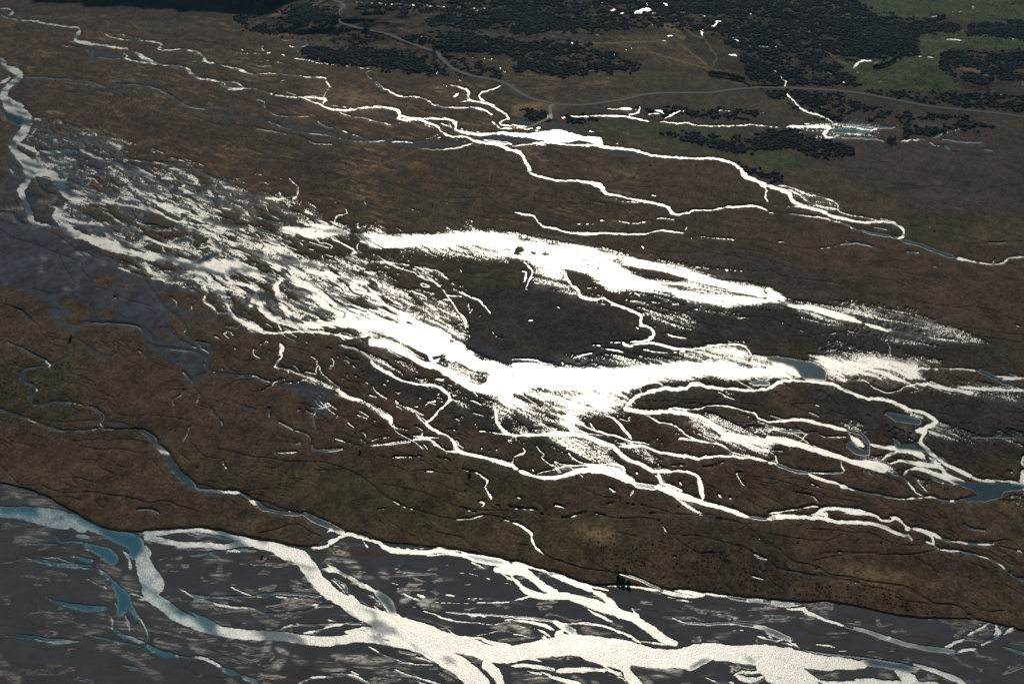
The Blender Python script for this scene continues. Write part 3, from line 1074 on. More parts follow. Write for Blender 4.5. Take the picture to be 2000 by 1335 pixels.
(3, 2): """
C -10 108;200 128;350 158;440 195;470 235;455 280;460 300;300 290;250 260;200 200;-10 140
F .97 -20 150;150 165;230 210;260 260;250 280;-20 275
F .88 300 125;450 90;560 110;800 100;950 115;1150 140;1250 170;1380 195;1300 205;1150 215;1230 260;1150 310;1050 335;900 325;700 280;560 300;475 265;470 230;420 170
F .3 400 60;600 75;900 90;800 110;500 90
F .08 400 -10;600 -10;700 60;440 80
F .5 1100 300;1400 345;1650 395;1500 405;1250 350;1050 350
F .4 1250 300;1700 345;2010 370;2010 395;1700 380;1400 345
F .15 1500 390;2010 400;2010 480;1700 440
F .2 1200 130;1400 180;1600 210;1400 215
F .3 0 330;100 350;160 390;40 380
F .12 380 330;560 370;600 410;450 380
w 1050 345 5;1180 325 6;1400 362 8;1600 398 7
w 1500 350 5;1700 365 7;1850 375 6;2000 380
w 1080 395 2;1150 380 2;1300 375
w 1150 210 5;1350 205 4;1550 215;1650 230 5
c 1640 232 6;1700 245 9;1760 275;1820 290 7
w 1760 262 4;1860 268 5;2000 276
w 1810 292 5;1880 280 7;2000 280 5
c 1800 305 9;1900 325 10
w 1650 215 3;1675 212
w 0 365 8;60 330;110 300 7;250 300 5;400 312;520 325 8;600 370 6;750 430;900 450;1020 485;1130 535 7;1210 545;1280 590 8;1310 625 9;1250 660;1160 690 8;1220 705;1190 760;1220 820;1300 890;1400 960 7;1550 1030 6;1680 1080 5;1800 1080;1960 1100 6;2000 1100 12
w 0 320 4;20 345 3
w 640 290 2.5;750 300 4;830 360 5;930 395;1000 380 4;1050 350
w 470 270 2;520 300 3;540 320
w 540 300 5;640 285
w 930 0 3;950 40
c 950 40 4;950 100
w 100 130 1.4;60 100
w 410 0 1.6;385 80
w 2000 880 3;1990 930 9;2000 960
w 1995 1020 12;1990 1095 14
w -20 620 4;60 622;150 612 5;250 600 7;320 612 8;420 640 7;560 670 8;640 690
c 600 680 5;720 715 8;760 760 9;790 800
w 640 690 3;720 720;760 755;780 790
w 790 795 6;880 815 7;1000 830;1100 850 8;1180 870 11;1220 910 9
c 1190 880 5;1225 930 7;1230 960
w 640 735 3;670 760 9;700 785 13;740 810 6
w 610 695 3;650 730 3
w 400 720 2.5;440 738 3;620 740
w 380 700 2;290 720 3;260 765 4;200 770
w 455 660 2;450 690
w 365 640 3;360 665
c 640 800 16;700 850 16;770 865 9;780 810 6
w 745 855 4;760 860
w 0 755 14;100 770;220 790 13;350 830 12;480 870 13;600 910 10;700 940 13;800 950 18;900 980 20
w 880 920 6;950 870;1050 850 5;1150 860 9
w 950 945 5;1050 920;1150 940 9;1240 960 10;1330 970 7;1400 1040 9;1500 1080 11;1600 1120 6;1650 1135 4
w 1050 1040 5;1100 990;1200 990 7;1290 1020 9;1400 1060 10;1480 1100 6;1540 1110
w 1060 1050 4;1110 1110 5;1160 1170;1230 1210
w 1160 1080 3;1220 1150 3.5;1240 1165 2
w 780 800 3;800 870 3;870 890 3;890 910
c 950 1015 5;1040 1045 6
w 960 1010 4;980 1020 5
w 1280 1050 3;1400 1110 4;1480 1110 3
c 1240 970 6;1290 1060 5;1380 1100 4
w 940 990 3;1040 990 3
F .55 700 900;850 890;1000 980;950 1010;780 980;680 950
F .4 1120 930;1230 950;1300 1000;1230 1000
F .35 1350 970;1500 1070;1400 1050
F .2 1150 1040;1300 1130;1250 1200;1150 1100
F .25 680 960;920 1000;860 1020
w 0 930 7;60 945 6
c 60 950 7;200 1000 8;320 1025 7
w 310 1025 7;360 1050 7;500 1095 6;560 1115 5
w 560 1125 10;620 1135 8
w 620 1140 5;750 1170 6;900 1195 5
c 880 1195 4;1000 1220
w 1000 1222 4;1080 1225;1260 1208 5;1350 1230 4;1450 1240;1540 1222
c 570 910 4;575 960
w 575 960 3;605 1000 4
c 605 1000 4;560 1020;440 1018
w 440 1018 4;320 1015 4
w 300 995 2;370 975 2
w 0 850 4;50 880;70 940 5
w 0 790 3;150 800;160 840 2;0 850
w 0 680 5;80 680 4
c 80 690 6;260 700 7
F .3 40 675;280 670;300 710;150 720
F .3 570 620;700 660;740 720;640 670
w 230 560 2;260 590 2
c 930 560 6;1050 590 14;1170 620 12
C 910 560;1060 570;1180 610;1160 640;1000 620
w 1060 520 2;1200 560
F .3 1040 520;1200 560;1240 600;1140 590
C 975 750;1010 760;1040 800;1130 790;1190 830;1230 860;1130 845;1000 830
F .6 1230 650;1350 670;1500 720;1480 745;1300 720
F .25 1450 710;1650 730;1600 760;1480 745
F .5 950 650;1120 680;1110 710;960 670
F .3 1110 680;1180 700;1160 760;1120 740
c 1600 745 4;1800 740 5;2000 742
F .12 1500 720;2010 720;2010 780;1700 770
C 1400 1068;1540 1085;1650 1100;1800 1095;1960 1115;2010 1120;1990 1148;1850 1168;1820 1210;1700 1240;1560 1242;1540 1222;1640 1190;1600 1150;1480 1110
w 1560 1100 2;1640 1125 3
c 1230 960 6;1330 900 6;1400 960 5
w 1260 900 3;1310 940 4;1340 950 3
F .25 1780 1050;1900 1050;1880 1075;1800 1070
w 380 1335 8;440 1300;560 1300;750 1325 7
w 0 1335 4;80 1330 5;300 1290 3;400 1280
F .1 1800 1210;2010 1180;2010 1300
w 1850 1215 2;1950 1200
w 280 940 3;285 935
w 0 1020 2;10 1015
d 0 1065 1.6;150 1100;300 1150;430 1180;480 1210;640 1235;800 1270
d 640 985 1.6;740 1100
d 1700 260 1.4;1500 200;1200 130
d 1640 1190 1.5;2000 1250
F .3 780 540;960 540;920 570;840 560
F .25 640 900;900 930;840 970
c 1880 240 2;1940 262
w 1640 1220 1;1620 1222
s 1650 1090 2;1900 1105 2
""",
(0, 3): """
w -20 -5 20;100 8 18;300 25 30;420 50 34;520 70 30
c -20 -25 14;100 -20 16;260 -20 14;420 0 14
w 300 0 24;460 20 24;560 60 24;640 110 24
c 520 0 6;600 30 8;680 80 9;780 125 9;880 150 9;1000 170 9
w 540 20 10;640 80 10;740 130 12;830 165 9
c 800 150 14;900 185 24;1000 210 34;1060 250 36;1060 310 30
w 600 170 10;700 190 10
w 1100 158 6;1200 160 10;1300 150;1450 140 6;1600 140 8;1750 165 9;1900 205 10;2000 225 12
c 1480 150 4;1650 175 3.5;1800 205 4
w 1150 190 14;1250 215;1400 245 13;1600 250;1750 260;1850 240;2000 230 15
w 1750 300 4;1880 290 8;2000 295 7
w 1090 330 24;1120 400 34;1150 480 40;1190 560 48;1170 640 30;1300 740 28;1400 810;1550 870 26;1700 915 24;1850 940 22;2000 955
w 1130 270 12;1150 320 14
c 1230 660 6;1350 740 8;1480 810 6;1600 870 4
w 1480 770 8;1600 830 8;1700 880 8
c 660 245 6;700 265 14;760 290 20;840 320 26;880 360 24
w 440 180 4;470 220 5;560 225;640 235 6
w 160 240 3;300 240;440 240 4
w 960 300 5;1000 340 8;1020 400 8;1015 450 6
w 770 400 4;780 440 5;850 500 6;890 540 6
c 890 550 10;920 600 18;960 650 26;960 720 26;940 780 16
c 1000 640 10;1000 700 14;1040 760 10;1060 820 6
w 1020 625 6;1100 650 6;1160 675 6;1060 660 4
w 900 700 3;910 730 3
c 890 880 5;900 910 6;960 950 7
w 860 800 3;880 840 4;880 880 4
w 950 950 5;980 965 5;1020 975 7;1080 1000 8;1130 1010 5
w 975 800 5;1000 850 6;1020 920 5
w 1050 760 6;1080 820 5;1130 880;1160 960 6;1140 1010 5
c 1130 1020 7;1200 1065 10;1280 1100 12;1360 1115 9
w 1350 1115 5;1400 1125 6;1480 1130 4
w 1490 1125 5;1560 1130 8;1660 1165 9;1720 1195 7
c 1720 1200 8;1780 1235 12;1860 1260
w 1880 1270 7;2000 1320 12
c 440 695 5;550 722 9;700 742 13;820 742 10
w 360 655 3;410 690 4;420 690
w 500 720 2;600 735 2
c 300 360 5;420 390 7;560 405 6;720 410 5
w 160 330 3;230 350 4;350 390 3;500 420 3;740 432 2.5
w 340 345 2.5;440 350 3;520 380 5;580 390 3
w 580 340 4;620 345 8;680 370 9;730 370 9
c 120 950 2;380 980 2.5;560 990 2
w 50 960 2;250 985;340 1000 4;480 1005 7;620 998 3
c 720 955 3;900 1000 4;1100 1042 3
w 850 995 2.5;980 1020 3;1110 1045
c 1480 630 3;1560 650 5;1700 658 3.5;1900 655 2;2000 648
w 1380 585 2;1440 615 2.5;1520 660 3;1640 695 5;1800 735;1960 740 5;2000 755 7
w 1800 580 4;1860 610 4;1960 640 3
w 660 490 2;700 520 3;800 570 3;870 600 2
s 150 210 16;300 180 20;360 180 12
s 60 90 8;50 110 5
s 640 345 10;700 370
s 820 400 20;900 450 18;870 480
s 1000 560 28;980 590 16;1050 600
s 720 510 5;860 600
s 800 645 12;880 650 9
s 700 750 5;560 730
s 620 890 6;760 885 5;850 890 8;560 960
s 540 970 5;700 920;850 890
s 480 1005 8;340 1005
s 900 860 22;960 900 24;1000 930
s 1030 700 16;1080 720 14;1150 760 12;1280 830
s 1090 930 14;1100 975 8
s 1200 800 10;1340 860 10
s 1220 1000 12;1280 1040 10;1400 1055
s 1500 1030 12;1600 1080 14;1740 1150 10
s 1660 485 8;1780 500 10
s 1660 640 8;1750 645
s 1650 810 8;1900 790 14;2000 790
s 1850 1220 8;1980 1240
s 1150 1260 10;1230 1310 9;1020 1150 4
s 780 1035 3;900 1070;1040 1150 6;1240 1300 14
s 0 1180 14;10 1240 12
s 0 1110 8;60 1230 14;120 1300 16
s 1800 360 5;1600 375 4
s 1480 325 5;1530 320
s 540 960 3;700 930
s 1560 960 3;1620 975
s 780 800 6;840 810
s 1500 710 5;1650 720 8
d 30 730 2;100 765;260 770;440 740
d 0 940 2.5;120 955;340 985
d 600 540 2;760 600;870 620
d 700 1175 1.6;860 1200;960 1185 3;1080 1210 4
d 320 1260 2;400 1320
d 1310 540 2;1400 600;1500 640
c 950 1185 3;1080 1210 4
d 200 300 2;420 340
d 560 780 1.5;700 800;860 870
d 860 1130 1.5;1000 1140;1060 1190
d 1240 380 1.8;1400 370;1560 330
c 1500 340 4;1600 320 5;1700 300 5
d 1580 640 3;1900 690 3;2000 740
E 1260 190;1450 155;1800 210;1620 230;1400 235
E 1160 275;1500 290;1220 430;1170 330
""",
(1, 3): """
w 0 220 10;80 235 9;200 265 12
w 0 250 12;120 275 16;260 310 24;350 355 34;420 440 32;480 530;560 610 30;680 680 28;800 760 32;950 830 38;1100 890 48;1300 950 50;1500 1010 42;1700 1050 36;1850 1100;2000 1105
c 60 230 4;200 260 9;300 295 9;350 330 5
w 100 270 10;200 330 14;260 360 10
w 0 955 22;200 965 20;400 990;560 1000;700 985;860 960 18;1000 950 22;1200 960 32
w 1150 1000 22;1300 1040 34;1450 1120 38;1600 1200 40;1700 1290 44;1750 1345
w 1800 1180 22;1880 1260 22;1920 1335 14
w 560 1000 10;800 990 8;1000 1010 12;1200 1040 14;1330 1100 10;1390 1150 6
E 1710 1290;1750 1275;1790 1310;1760 1345;1700 1345
E 1790 1280;1840 1290;1870 1345;1800 1345
E 220 340;240 340;240 360;220 355
E 262 355;298 365;290 385;265 375
w 430 270 4;540 260 6;600 220 7;680 175 8;740 170;800 190 6;880 215;960 240 8;1040 285 13;1180 305 9;1320 305;1420 290 11;1520 305 9;1600 330 6;1650 350 5
w 550 150 5;570 135 6;640 145 4
w 560 225 4;640 190 5;700 165 7
w 830 210 5;870 275 4
w 1090 265 2.5;1200 282;1350 270 2.5
w 1330 330 3;1500 325 3;1600 340 4
w 1400 285 6;1560 295 4;1660 320 3
c 380 10 9;480 60 13;600 115;680 155 8
c 740 165 4;880 200 4
c 1620 325 8;1720 355 16;1850 375 18;1960 400 14
w 1600 335 4;1660 350 4;1650 340
w 1880 440 12;1940 445 16;2000 455 20
w 1900 460 4;2000 520 8
w 1850 430 2;1760 390 2.5;1660 365 2
w 520 440 8;600 445 10;640 460 8;740 510 9;850 570 10;930 605 11
w 550 400 3;580 420 4;620 430
c 945 620 12;1000 665 20;1040 720 22;1060 780 16
w 1000 770 5;1020 790 7
w 1090 780 4;1130 810 4;1160 850 4
w 870 630 3;960 690 5;970 720 3
w 920 720 4;960 770 5;980 785
w 580 520 3;640 560 3;690 620 4
c 600 510 3;680 560 6;710 610 10
w 720 630 7;770 670 8;820 720 5
c 0 640 4;150 625 6;350 632;500 650
w 0 655 2.5;150 652 3;330 665 3
w 0 755 5;60 780 3
c 60 785 4;200 790;380 768 3;480 725 6;600 722 6
w 200 782 4;300 775 4;370 768
w 440 710 5;490 715 4
w 190 905 4;300 870 4
w 320 862 4;400 872;470 878 5
w 380 935 6;520 900 7;600 880 6;690 860
w 560 830 2.5;650 850 2.5
c 700 855 6;850 865 7
c 200 905 3;340 870 3;600 862 3
w 720 920 8;860 900;980 910
w 700 925 10;860 930 10;1000 920 12
w 1210 850 6;1300 900 8
w 1490 890 3;1560 950 3.5;1680 970 5;1750 970 6;1840 1015 3
w 1590 990 5;1700 1000 6;1800 1050 6
c 1760 985 5;1900 1030 10;2000 1040 7
w 1700 945 2;1710 955;1860 925 2.5;1980 900 2
w 1300 765 2.5;1400 795 3;1500 830 5;1700 855 3.5;1850 870 3;1990 850
w 1930 835 3;2000 835 6
c 1480 775 2.5;1680 785 3.5;2000 810 5
w 1480 830 3;1620 845 3
w 1650 788 4;1800 805 5
w 1680 385 6;1780 430 3
w 1690 440 2;1720 440
w 1560 470 3;1700 480 2;1850 525 2.5;2000 555 3
d 1500 450 2;1700 455;1850 440
w 1480 640 4;1550 650 3
w 1620 612 2;1625 615
w 1730 700 4;1800 698 3
w 1800 700 2;1980 690 4
w 1390 700 2.5;1600 705 2;1730 700
w 1620 665 2.5;1780 670
w 880 1045 3;940 1080;1000 1110;1180 1170 3.5;1390 1185 2.5
c 1100 1075 5;1240 1100 5
s 1190 1110 7;1300 1130 9;1380 1165 8
w 1240 1120 4;1340 1150 5;1380 1170
w 330 1330 4;430 1290 6;560 1272 5
w 600 1255 3;760 1270 5;880 1330 4
w 740 1240 4;800 1265 5
w 1080 1220 3;1250 1280 5;1440 1335 5
s 1100 1230 5;1240 1270 7
w 1250 1310 4;1340 1340 4
w 1260 640 7;1320 665 7
w 1150 628 3;1200 660 4;1280 690 6
w 1060 540 4;1110 560 3
w 1090 583 2.5;1120 588
s 1270 700 10;1340 710 10;1430 745 12
s 1140 690 6;1200 670
s 640 345 6;700 380 10;760 420 16;790 470 18
s 560 320 10;640 380 7
s 970 460 8;1000 480 12;1020 510 10
s 250 700 16;400 700 16;480 705 9
s 20 780 8;150 850 10;40 830
s 180 1060 8;220 1110 14;160 1190
s 60 1255 9;160 1250 9
s 400 1170 8;300 1140
s 600 1110 8;740 1140 10;860 1110
s 800 1160 9;1060 1160 8
s 1240 845 10;1380 850 7
s 600 760 6;700 800 7
s 270 540 4;320 545
s 60 590 3;140 620
s 1740 420 5;1800 430
s 900 1290 10;1000 1250
s 1500 1170 3;1700 1230
s 500 1180 16;650 1220 16
s 100 1000 9;60 1100 12
s 600 340 12;560 400
s 860 500 10;960 560 9
s 1420 860 8;1520 900
s 1850 900 5;1950 905 6
d 0 600 2;150 620
d 540 820 2;700 850
d 0 830 1.8;200 820;380 800
d 1330 600 1.6;1500 620;1700 650;2000 655
d 1050 400 1.5;1250 400
d 1480 780 2;1300 750;1200 700;1060 560 1.5
d 1300 0 2.5;1420 30;1600 50;1800 15;2000 60
c 1560 50 2;1700 40;1780 15
w 1620 50 2;1670 40
w 1700 2 2;1740 6
w 1920 45 2.5;2000 72
d 0 155 2;150 130;270 95;350 100;430 150;540 195
""",
(2, 3): """
w 0 440 22;80 450 20;150 500 16;260 580 17;340 625 13
w 0 500 6;80 580 10;180 635 15;300 650 13;420 650 17;560 680 19;700 730 21;850 780 19;960 820 17;1040 880;1120 940 21;1200 990 17;1270 1015 10
E 95 515;150 535;210 580;260 600;200 600;120 560
w 0 385 7;60 400 6;150 425 5;280 462
w 0 395 6;40 420 8
c 280 465 8;400 510 11;520 560;640 605 8
w 490 530 4;640 575 6;700 590 5;760 605 3
w 650 615 8;720 655 13;780 710 14;820 745 8
E 748 672;775 672;778 698;755 700;745 688
w 730 568 4;900 575 5;1050 590 6;1150 605 5
c 1150 600 9;1300 640 9;1400 655 6
w 1270 605 4;1400 625 9;1480 640;1500 630 6
w 1350 655 3;1440 660 4;1490 650
w 1500 628 4;1680 650 5
c 1680 652 6;1850 680 9;2000 692
w 1280 680 6;1350 685 5;1400 690 3
w 1150 645 2;1280 665 2
w 935 740 4;950 770 6;980 795 8;1010 810 5
w 0 680 4;100 655 5;160 640 6
w 0 690 2;90 665 3
w 600 750 3;680 800 5;780 845 7
w 560 720 2;600 745
w 430 778 3;600 768 2
c 0 815 6;150 820;300 845 5;420 870 4;560 850 3;740 880 2
w 490 855 2.5;700 880 5;850 930 7;940 965 8;1000 1010 5
w 0 840 3;150 850 5;250 880 8;330 915 7
w 50 885 3;180 900 3
w 0 945 3;150 968 3
w 320 850 5;360 870 10;400 910 12
w 380 935 12;360 950 14;450 980 14;540 990 8
w 480 900 3;500 960 4;540 985 4
c 340 850 6;450 920 15;490 960 12
c 240 960 9;260 980 8
w 200 905 3;260 940 5;320 980 5
w 1000 1000 4;1060 1005 4;1200 1025 6
w -40 1100 36;0 1095 36;150 1070;350 1040 42;500 1030 46;700 1060 52;900 1090;1100 1130 44;1300 1130 42;1450 1090 38;1600 1080 36;1750 1100 38;1900 1100 42;2000 1110 44
E 1165 1080;1220 1065;1380 1065;1340 1085;1240 1095;1170 1092
E 1055 1058;1140 1060;1130 1068;1060 1066
E 1760 1440;1770 1440;1765 1450
w 600 1120 18;750 1170 15;850 1200;890 1240 19;930 1300 22;980 1345
w 840 1180 14;900 1180 14;880 1230 12
w 330 1118 4;460 1100 6;600 1110 8
w 540 1120 8;680 1170 7;780 1230 6;860 1250
w 0 1130 8;130 1130 5;230 1160 3
w 350 1235 12;500 1225 12;640 1220 8;750 1225 6;850 1265 7
w 0 1190 8;100 1185 8;220 1205 8;330 1215
w 230 1245 6;350 1290 9;450 1320 9;540 1340
w 120 1230 4;230 1260 5
w 720 1250 2.5;860 1290 3;880 1320 3
c 240 1200 8;330 1225 7
w 1100 1195 8;1250 1190 9;1380 1200 10;1420 1180 5
s 960 1190 14;1100 1230 16;1300 1240 14
s 900 1200 6;1080 1335 9
c 1390 1205 14;1480 1160 16;1550 1135 10
w 1600 1130 14;1800 1150 14;2000 1190 16
w 1700 1160 7;1900 1180 6;1960 1220 7
w 1740 1270 6;1800 1240 7;1880 1250 7;1960 1235 5
w 1760 1275 9;1830 1300 12;1920 1300 9;1980 1270 6
w 1700 1320 4;1740 1335 5
w 1480 1270 2.5;1640 1335 3
w 1250 820 3.5;1330 855 4
c 1330 855 3.5;1500 865 5;1700 860;1850 875 7;2000 900 10
w 1280 875 2;1400 870 2.5
w 1600 870 2;1700 868 3;1790 875 3
w 1680 920 2;1800 915 2.5;1900 935 2
w 1910 955 4;2000 990 5
w 1860 1040 4;1980 1030 6;2000 1040
s 560 905 10;640 950 10;800 970 9
s 800 960 7;860 1000 7
s 1880 1040 9;1970 1030
s 30 1280 12;160 1290 16;260 1320
s 480 1290 5;560 1330 6
s 1250 1240 12;1100 1280 7
s 1880 1230 6;1990 1240
s 0 870 14;120 930 12
s 1540 1000 4;1700 950 3
s 500 1100 5;620 1150
w 0 70 4;50 90 4;90 115 5;150 170 7;165 240 5;240 320 3
w 1140 65 2;1160 80 2.5;1200 150 3
w 210 0 2.5;320 32 1.8;430 35 2.5;560 0
w 640 0 2;740 25 2
w 820 42 1.8;920 45
w 970 43 2;980 42
w 1060 12 2;1100 5
w 1790 455 1.5;1850 480 2.5;1980 530
w 1260 342 2;1275 342
w 1460 10 3;1490 22 2
w 1590 40 3;1640 55 3
w 1720 0 6;1800 20 8;1850 35
c 1850 35 7;2000 50 8
w 760 458 2;770 460
w 1925 200 2.5;1930 205
c 1890 320 2.5;1930 345 4;1990 362 3
d 240 320 3.5;330 365;560 430;760 465;850 480
c 840 475 4;950 510 5;1100 570;1150 590
d 740 25 2;820 42;980 43;1040 40;1140 65
d 1200 150 2;1250 175;1330 240;1430 300;1500 315;1650 310
d 1250 175 1.6;1450 180;1650 230;1780 260;1880 305
d 1100 0 2;1400 20;1500 30;1640 55 4;1760 75;1870 130;1950 220;2000 245
d 0 250 2;150 255
d 450 200 1.8;520 260;580 330;650 400;750 450
d 1000 650 2;1100 655
d 340 800 2;360 780;430 775
d 1500 720 1.5;1750 715
d 1770 790 4;1820 770;1900 745
d 1780 800 5;1850 790
d 1250 780 2;1280 820
d 1150 960 1.2;1400 1000
g 1600 30 6;1500 10 5
""",
(3, 3): """
c 0 690 9;130 715 11;260 712 5
w 150 748 5;220 752 6;280 750 10;300 775 10;350 800 7;450 840 6;590 878 4
c 590 880 6;750 920 8;900 970 9;1100 1030;1300 1065 11;1480 1085 9
w 860 945 4;880 965 5;950 975 8;900 965 8
w 1720 860 4;1640 910 6;1560 950 7
w 1530 985 7;1480 1005 7;1380 1045 8
w 1480 1080 7;1600 1065 5;1620 1060
w 1665 1030 5;1740 1000 5
w 1620 1030 2.5;1630 1020
w 1840 945 5;1900 905 7;1920 905
c 1700 1010 7;1800 960 7
w 1780 875 5;1785 910 8;1795 935 11;1760 950 6
w 1810 895 2.5;1835 885
c 0 920 14;80 955 13;180 985 9
w 0 985 5;60 1000;120 985 5;200 1020;250 1060 4
w 0 960 3;40 985
w 100 1010 3;190 1035 4
w 0 1090 32;150 1120 38;300 1150 36;450 1170 32;600 1175 26;750 1182 16
c 740 1165 11;900 1178 16;1050 1205;1150 1222 9
w 1130 1175 3;1250 1215 9;1350 1255 11;1450 1290 12;1540 1340
w -20 1180 46;120 1210 48;230 1260 40;320 1310 26;350 1345
w 0 1290 16;100 1320 18;200 1345 14
c 0 1260 6;60 1280 7
w 250 1200 5;320 1250 6;380 1310 7;480 1330 8
w 1000 1225 8;1060 1270 18;1120 1290 20;1150 1330 12
w 1100 1205 6;1180 1210 7
w 430 1335 8;600 1325 9;800 1335 14;1000 1340 18;1300 1345
c 290 1290 5;360 1310 6
w 370 1025 3;450 1035 4;520 1048 3
w 550 1078 2.5;620 1080
w 780 770 2.5;860 785 2.5
w 1250 865 3;1340 872
w 1620 870 2;1720 860
w 1000 803 2;1090 835
w 680 1300 3;800 1300 5;880 1300 4
s 880 1250 6;960 1270 9
s 1250 1270 6;1310 1290 8
s 1380 1290 6;1500 1320 9
s 300 850 3;360 850
s 340 1110 10;520 1130 8
s 320 1130 6;400 1150
s 1640 1310 3;1660 1300
w 0 45 11;120 30;300 35 9;420 40;520 70 7;700 75 9;820 90 7;930 120;1020 160 6;1100 180 5;1125 210 4
w 340 10 7;450 10 9;440 40 8
w 600 0 6;800 10 7;860 30 5;880 55 4;960 55 5;1000 40 9;1050 75 6;1090 110;1180 140 4;1260 175 5;1285 210;1290 250 8
w 960 25 5;1000 45 10
w 1075 90 3;1085 120 7;1110 135
c 1290 262 5;1330 288 4
w 1340 292 4;1480 300;1500 302
c 1500 302 4;1620 325
w 1620 325 3;1730 360 4
c 1730 360 4;1800 400 4.5
w 1800 400 5;1870 450 6
c 1880 465 5;1900 485 6
w 1900 485 5;1945 508 5
c 1950 510 6;2010 525
w 1220 225 5;1250 238 4;1290 250 7
w 1100 110 2;1200 130 3;1250 150;1300 170 9;1350 205 6
c 1350 205 5;1440 225
w 1430 222 5;1520 235 6;1560 240
c 1560 240 4;1640 248
w 1640 245 4;1680 250 5;1760 245 3;1760 235
w 1690 260 2;1715 310 2.5
w 1930 300 2.5;1965 300;1990 325 2.5
w 545 305 2.5;560 303
w 600 262 2;610 262
w 1185 265 1.5;1200 262
w 225 388 2;230 390
w 385 432 3;395 440
w 670 543 2;710 545
w 580 515 1.5;600 515
w 1138 670 2;1142 680
w 1565 795 3;1585 805
w 1290 710 2;1305 708
c 1530 95 3;1600 130 4;1700 140 2
w 1535 90 1.5;1540 95
d 0 240 4;100 300;150 345;220 385;380 420;480 480 4.5;650 500;800 540;1050 570;1100 610 3;1200 660 3.5;1300 710;1480 730;1560 790 4;1640 840
d 1070 570 2;1200 650 2
d 0 370 2;50 410;100 440 3;300 475;480 495;560 520
g 20 400 3;100 440 4;240 465 5;360 490;600 520 6;720 550 5
d 400 470 2;460 490
d 900 320 2;1150 320;1300 300
d 400 320 1.5;550 305;900 320
d 350 380 1.4;450 350;700 310;850 310
d 1050 245 2;1250 262
d 0 160 1.4;200 200;450 220;620 165;780 160;900 210;1020 240
d 300 125 1.4;520 140;640 155
d 1320 205 2;1480 220;1740 225;1870 210;1930 240;1990 330
d 1740 245 2;1900 285;1960 300
d 1690 290 2;1860 375;1880 405
d 1500 250 1.5;1740 320;1850 400
d 1200 210 2;1140 215
d 1780 80 1.5;1880 165
d 1820 0 3;1900 60 3
d 1000 650 1.5;1080 690;1240 710
d 1700 770 1.5;1860 765
d 720 560 1.8;1000 620;1080 690
d 690 840 2;820 930;1000 990
d 1080 940 1.6;1180 945;1300 890
d 400 870 5;560 900 5;700 930 5
d 1030 1110 2.5;1100 1150;1250 1200;1400 1240;1500 1290
d 960 1080 2;1050 1110
d 180 985 3;240 1060 3;360 1080;700 1120;1000 1160 2
c 270 1068 2.5;420 1095;700 1125 3;880 1145
d 1400 1010 3;1540 940;1700 850
"""
}
# bank between the tussock terrace (above) and the grey river sand (below), photo pixels
BANK = [(-400,880),(-150,915),(0,941),(30,947),(60,955),(90,968),(112,980),(130,990),(150,1001),(175,1018),(200,1029),(225,1036),
 (275,1038),(325,1032),(362,1032),(425,1037),(500,1050),(537,1058),(582,1065),(607,1066),(617,1062),(634,1047),(620,1035),(600,1020),(608,1016),
 (660,1033),(705,1048),(737,1056),(825,1065),(875,1071),(925,1078),(1000,1095),(1070,1115),(1120,1131),(1155,1140),(1225,1143),
 (1287,1148),(1325,1151),(1400,1158),(1500,1170),(1565,1175),(1615,1172),(1662,1180),(1750,1200),(1800,1205),(1900,1207),(1925,1212),
 (2000,1230),(2200,1290),(2500,1370)]

# the same waters running on past the edges of the photograph
BEYOND = [
 ('w', [(2006,503,4),(2060,506,5),(2130,530,5),(2200,528,5),(2280,556,6),(2360,560,6),(2440,590,6)]),
 ('w', [(2004,738,5),(2080,746,6),(2160,770,5),(2250,772,5),(2340,800,6),(2440,806,6)]),
 ('w', [(2004,765,8),(2070,780,7),(2150,800,6),(2240,806,5),(2330,830,5)]),
 ('w', [(2000,952,12),(2060,960,14),(2130,985,13),(2210,990,14),(2300,1020,15),(2440,1040,16)]),
 ('w', [(2006,1132,5),(2070,1150,5),(2140,1190,6),(2220,1210,6),(2300,1260,7),(2440,1300,8)]),
 ('w', [(1890,1345,20),(2000,1370,26),(2120,1385,34),(2260,1420,36),(2440,1450,36)]),
 ('w', [(1960,1262,5),(2050,1290,7),(2150,1310,8),(2300,1350,10),(2440,1380,10)]),
 ('w', [(-8,24,4),(-60,10,5),(-120,14,5),(-190,-2,5),(-260,0,5)]),
 ('w', [(-8,112,9),(-50,96,10),(-110,90,11),(-170,66,11),(-250,60,12),(-340,34,12),(-440,30,12)]),
 ('w', [(-4,997,22),(-70,985,26),(-150,972,28),(-240,948,30),(-330,940,30),(-440,912,30)]),
 ('w', [(-4,1190,6),(-90,1175,7),(-180,1172,7),(-300,1140,8),(-440,1120,8)]),
 ('c', [(-4,797,3),(-60,780,4),(-130,778,4),(-210,750,4),(-320,745,4)]),
]
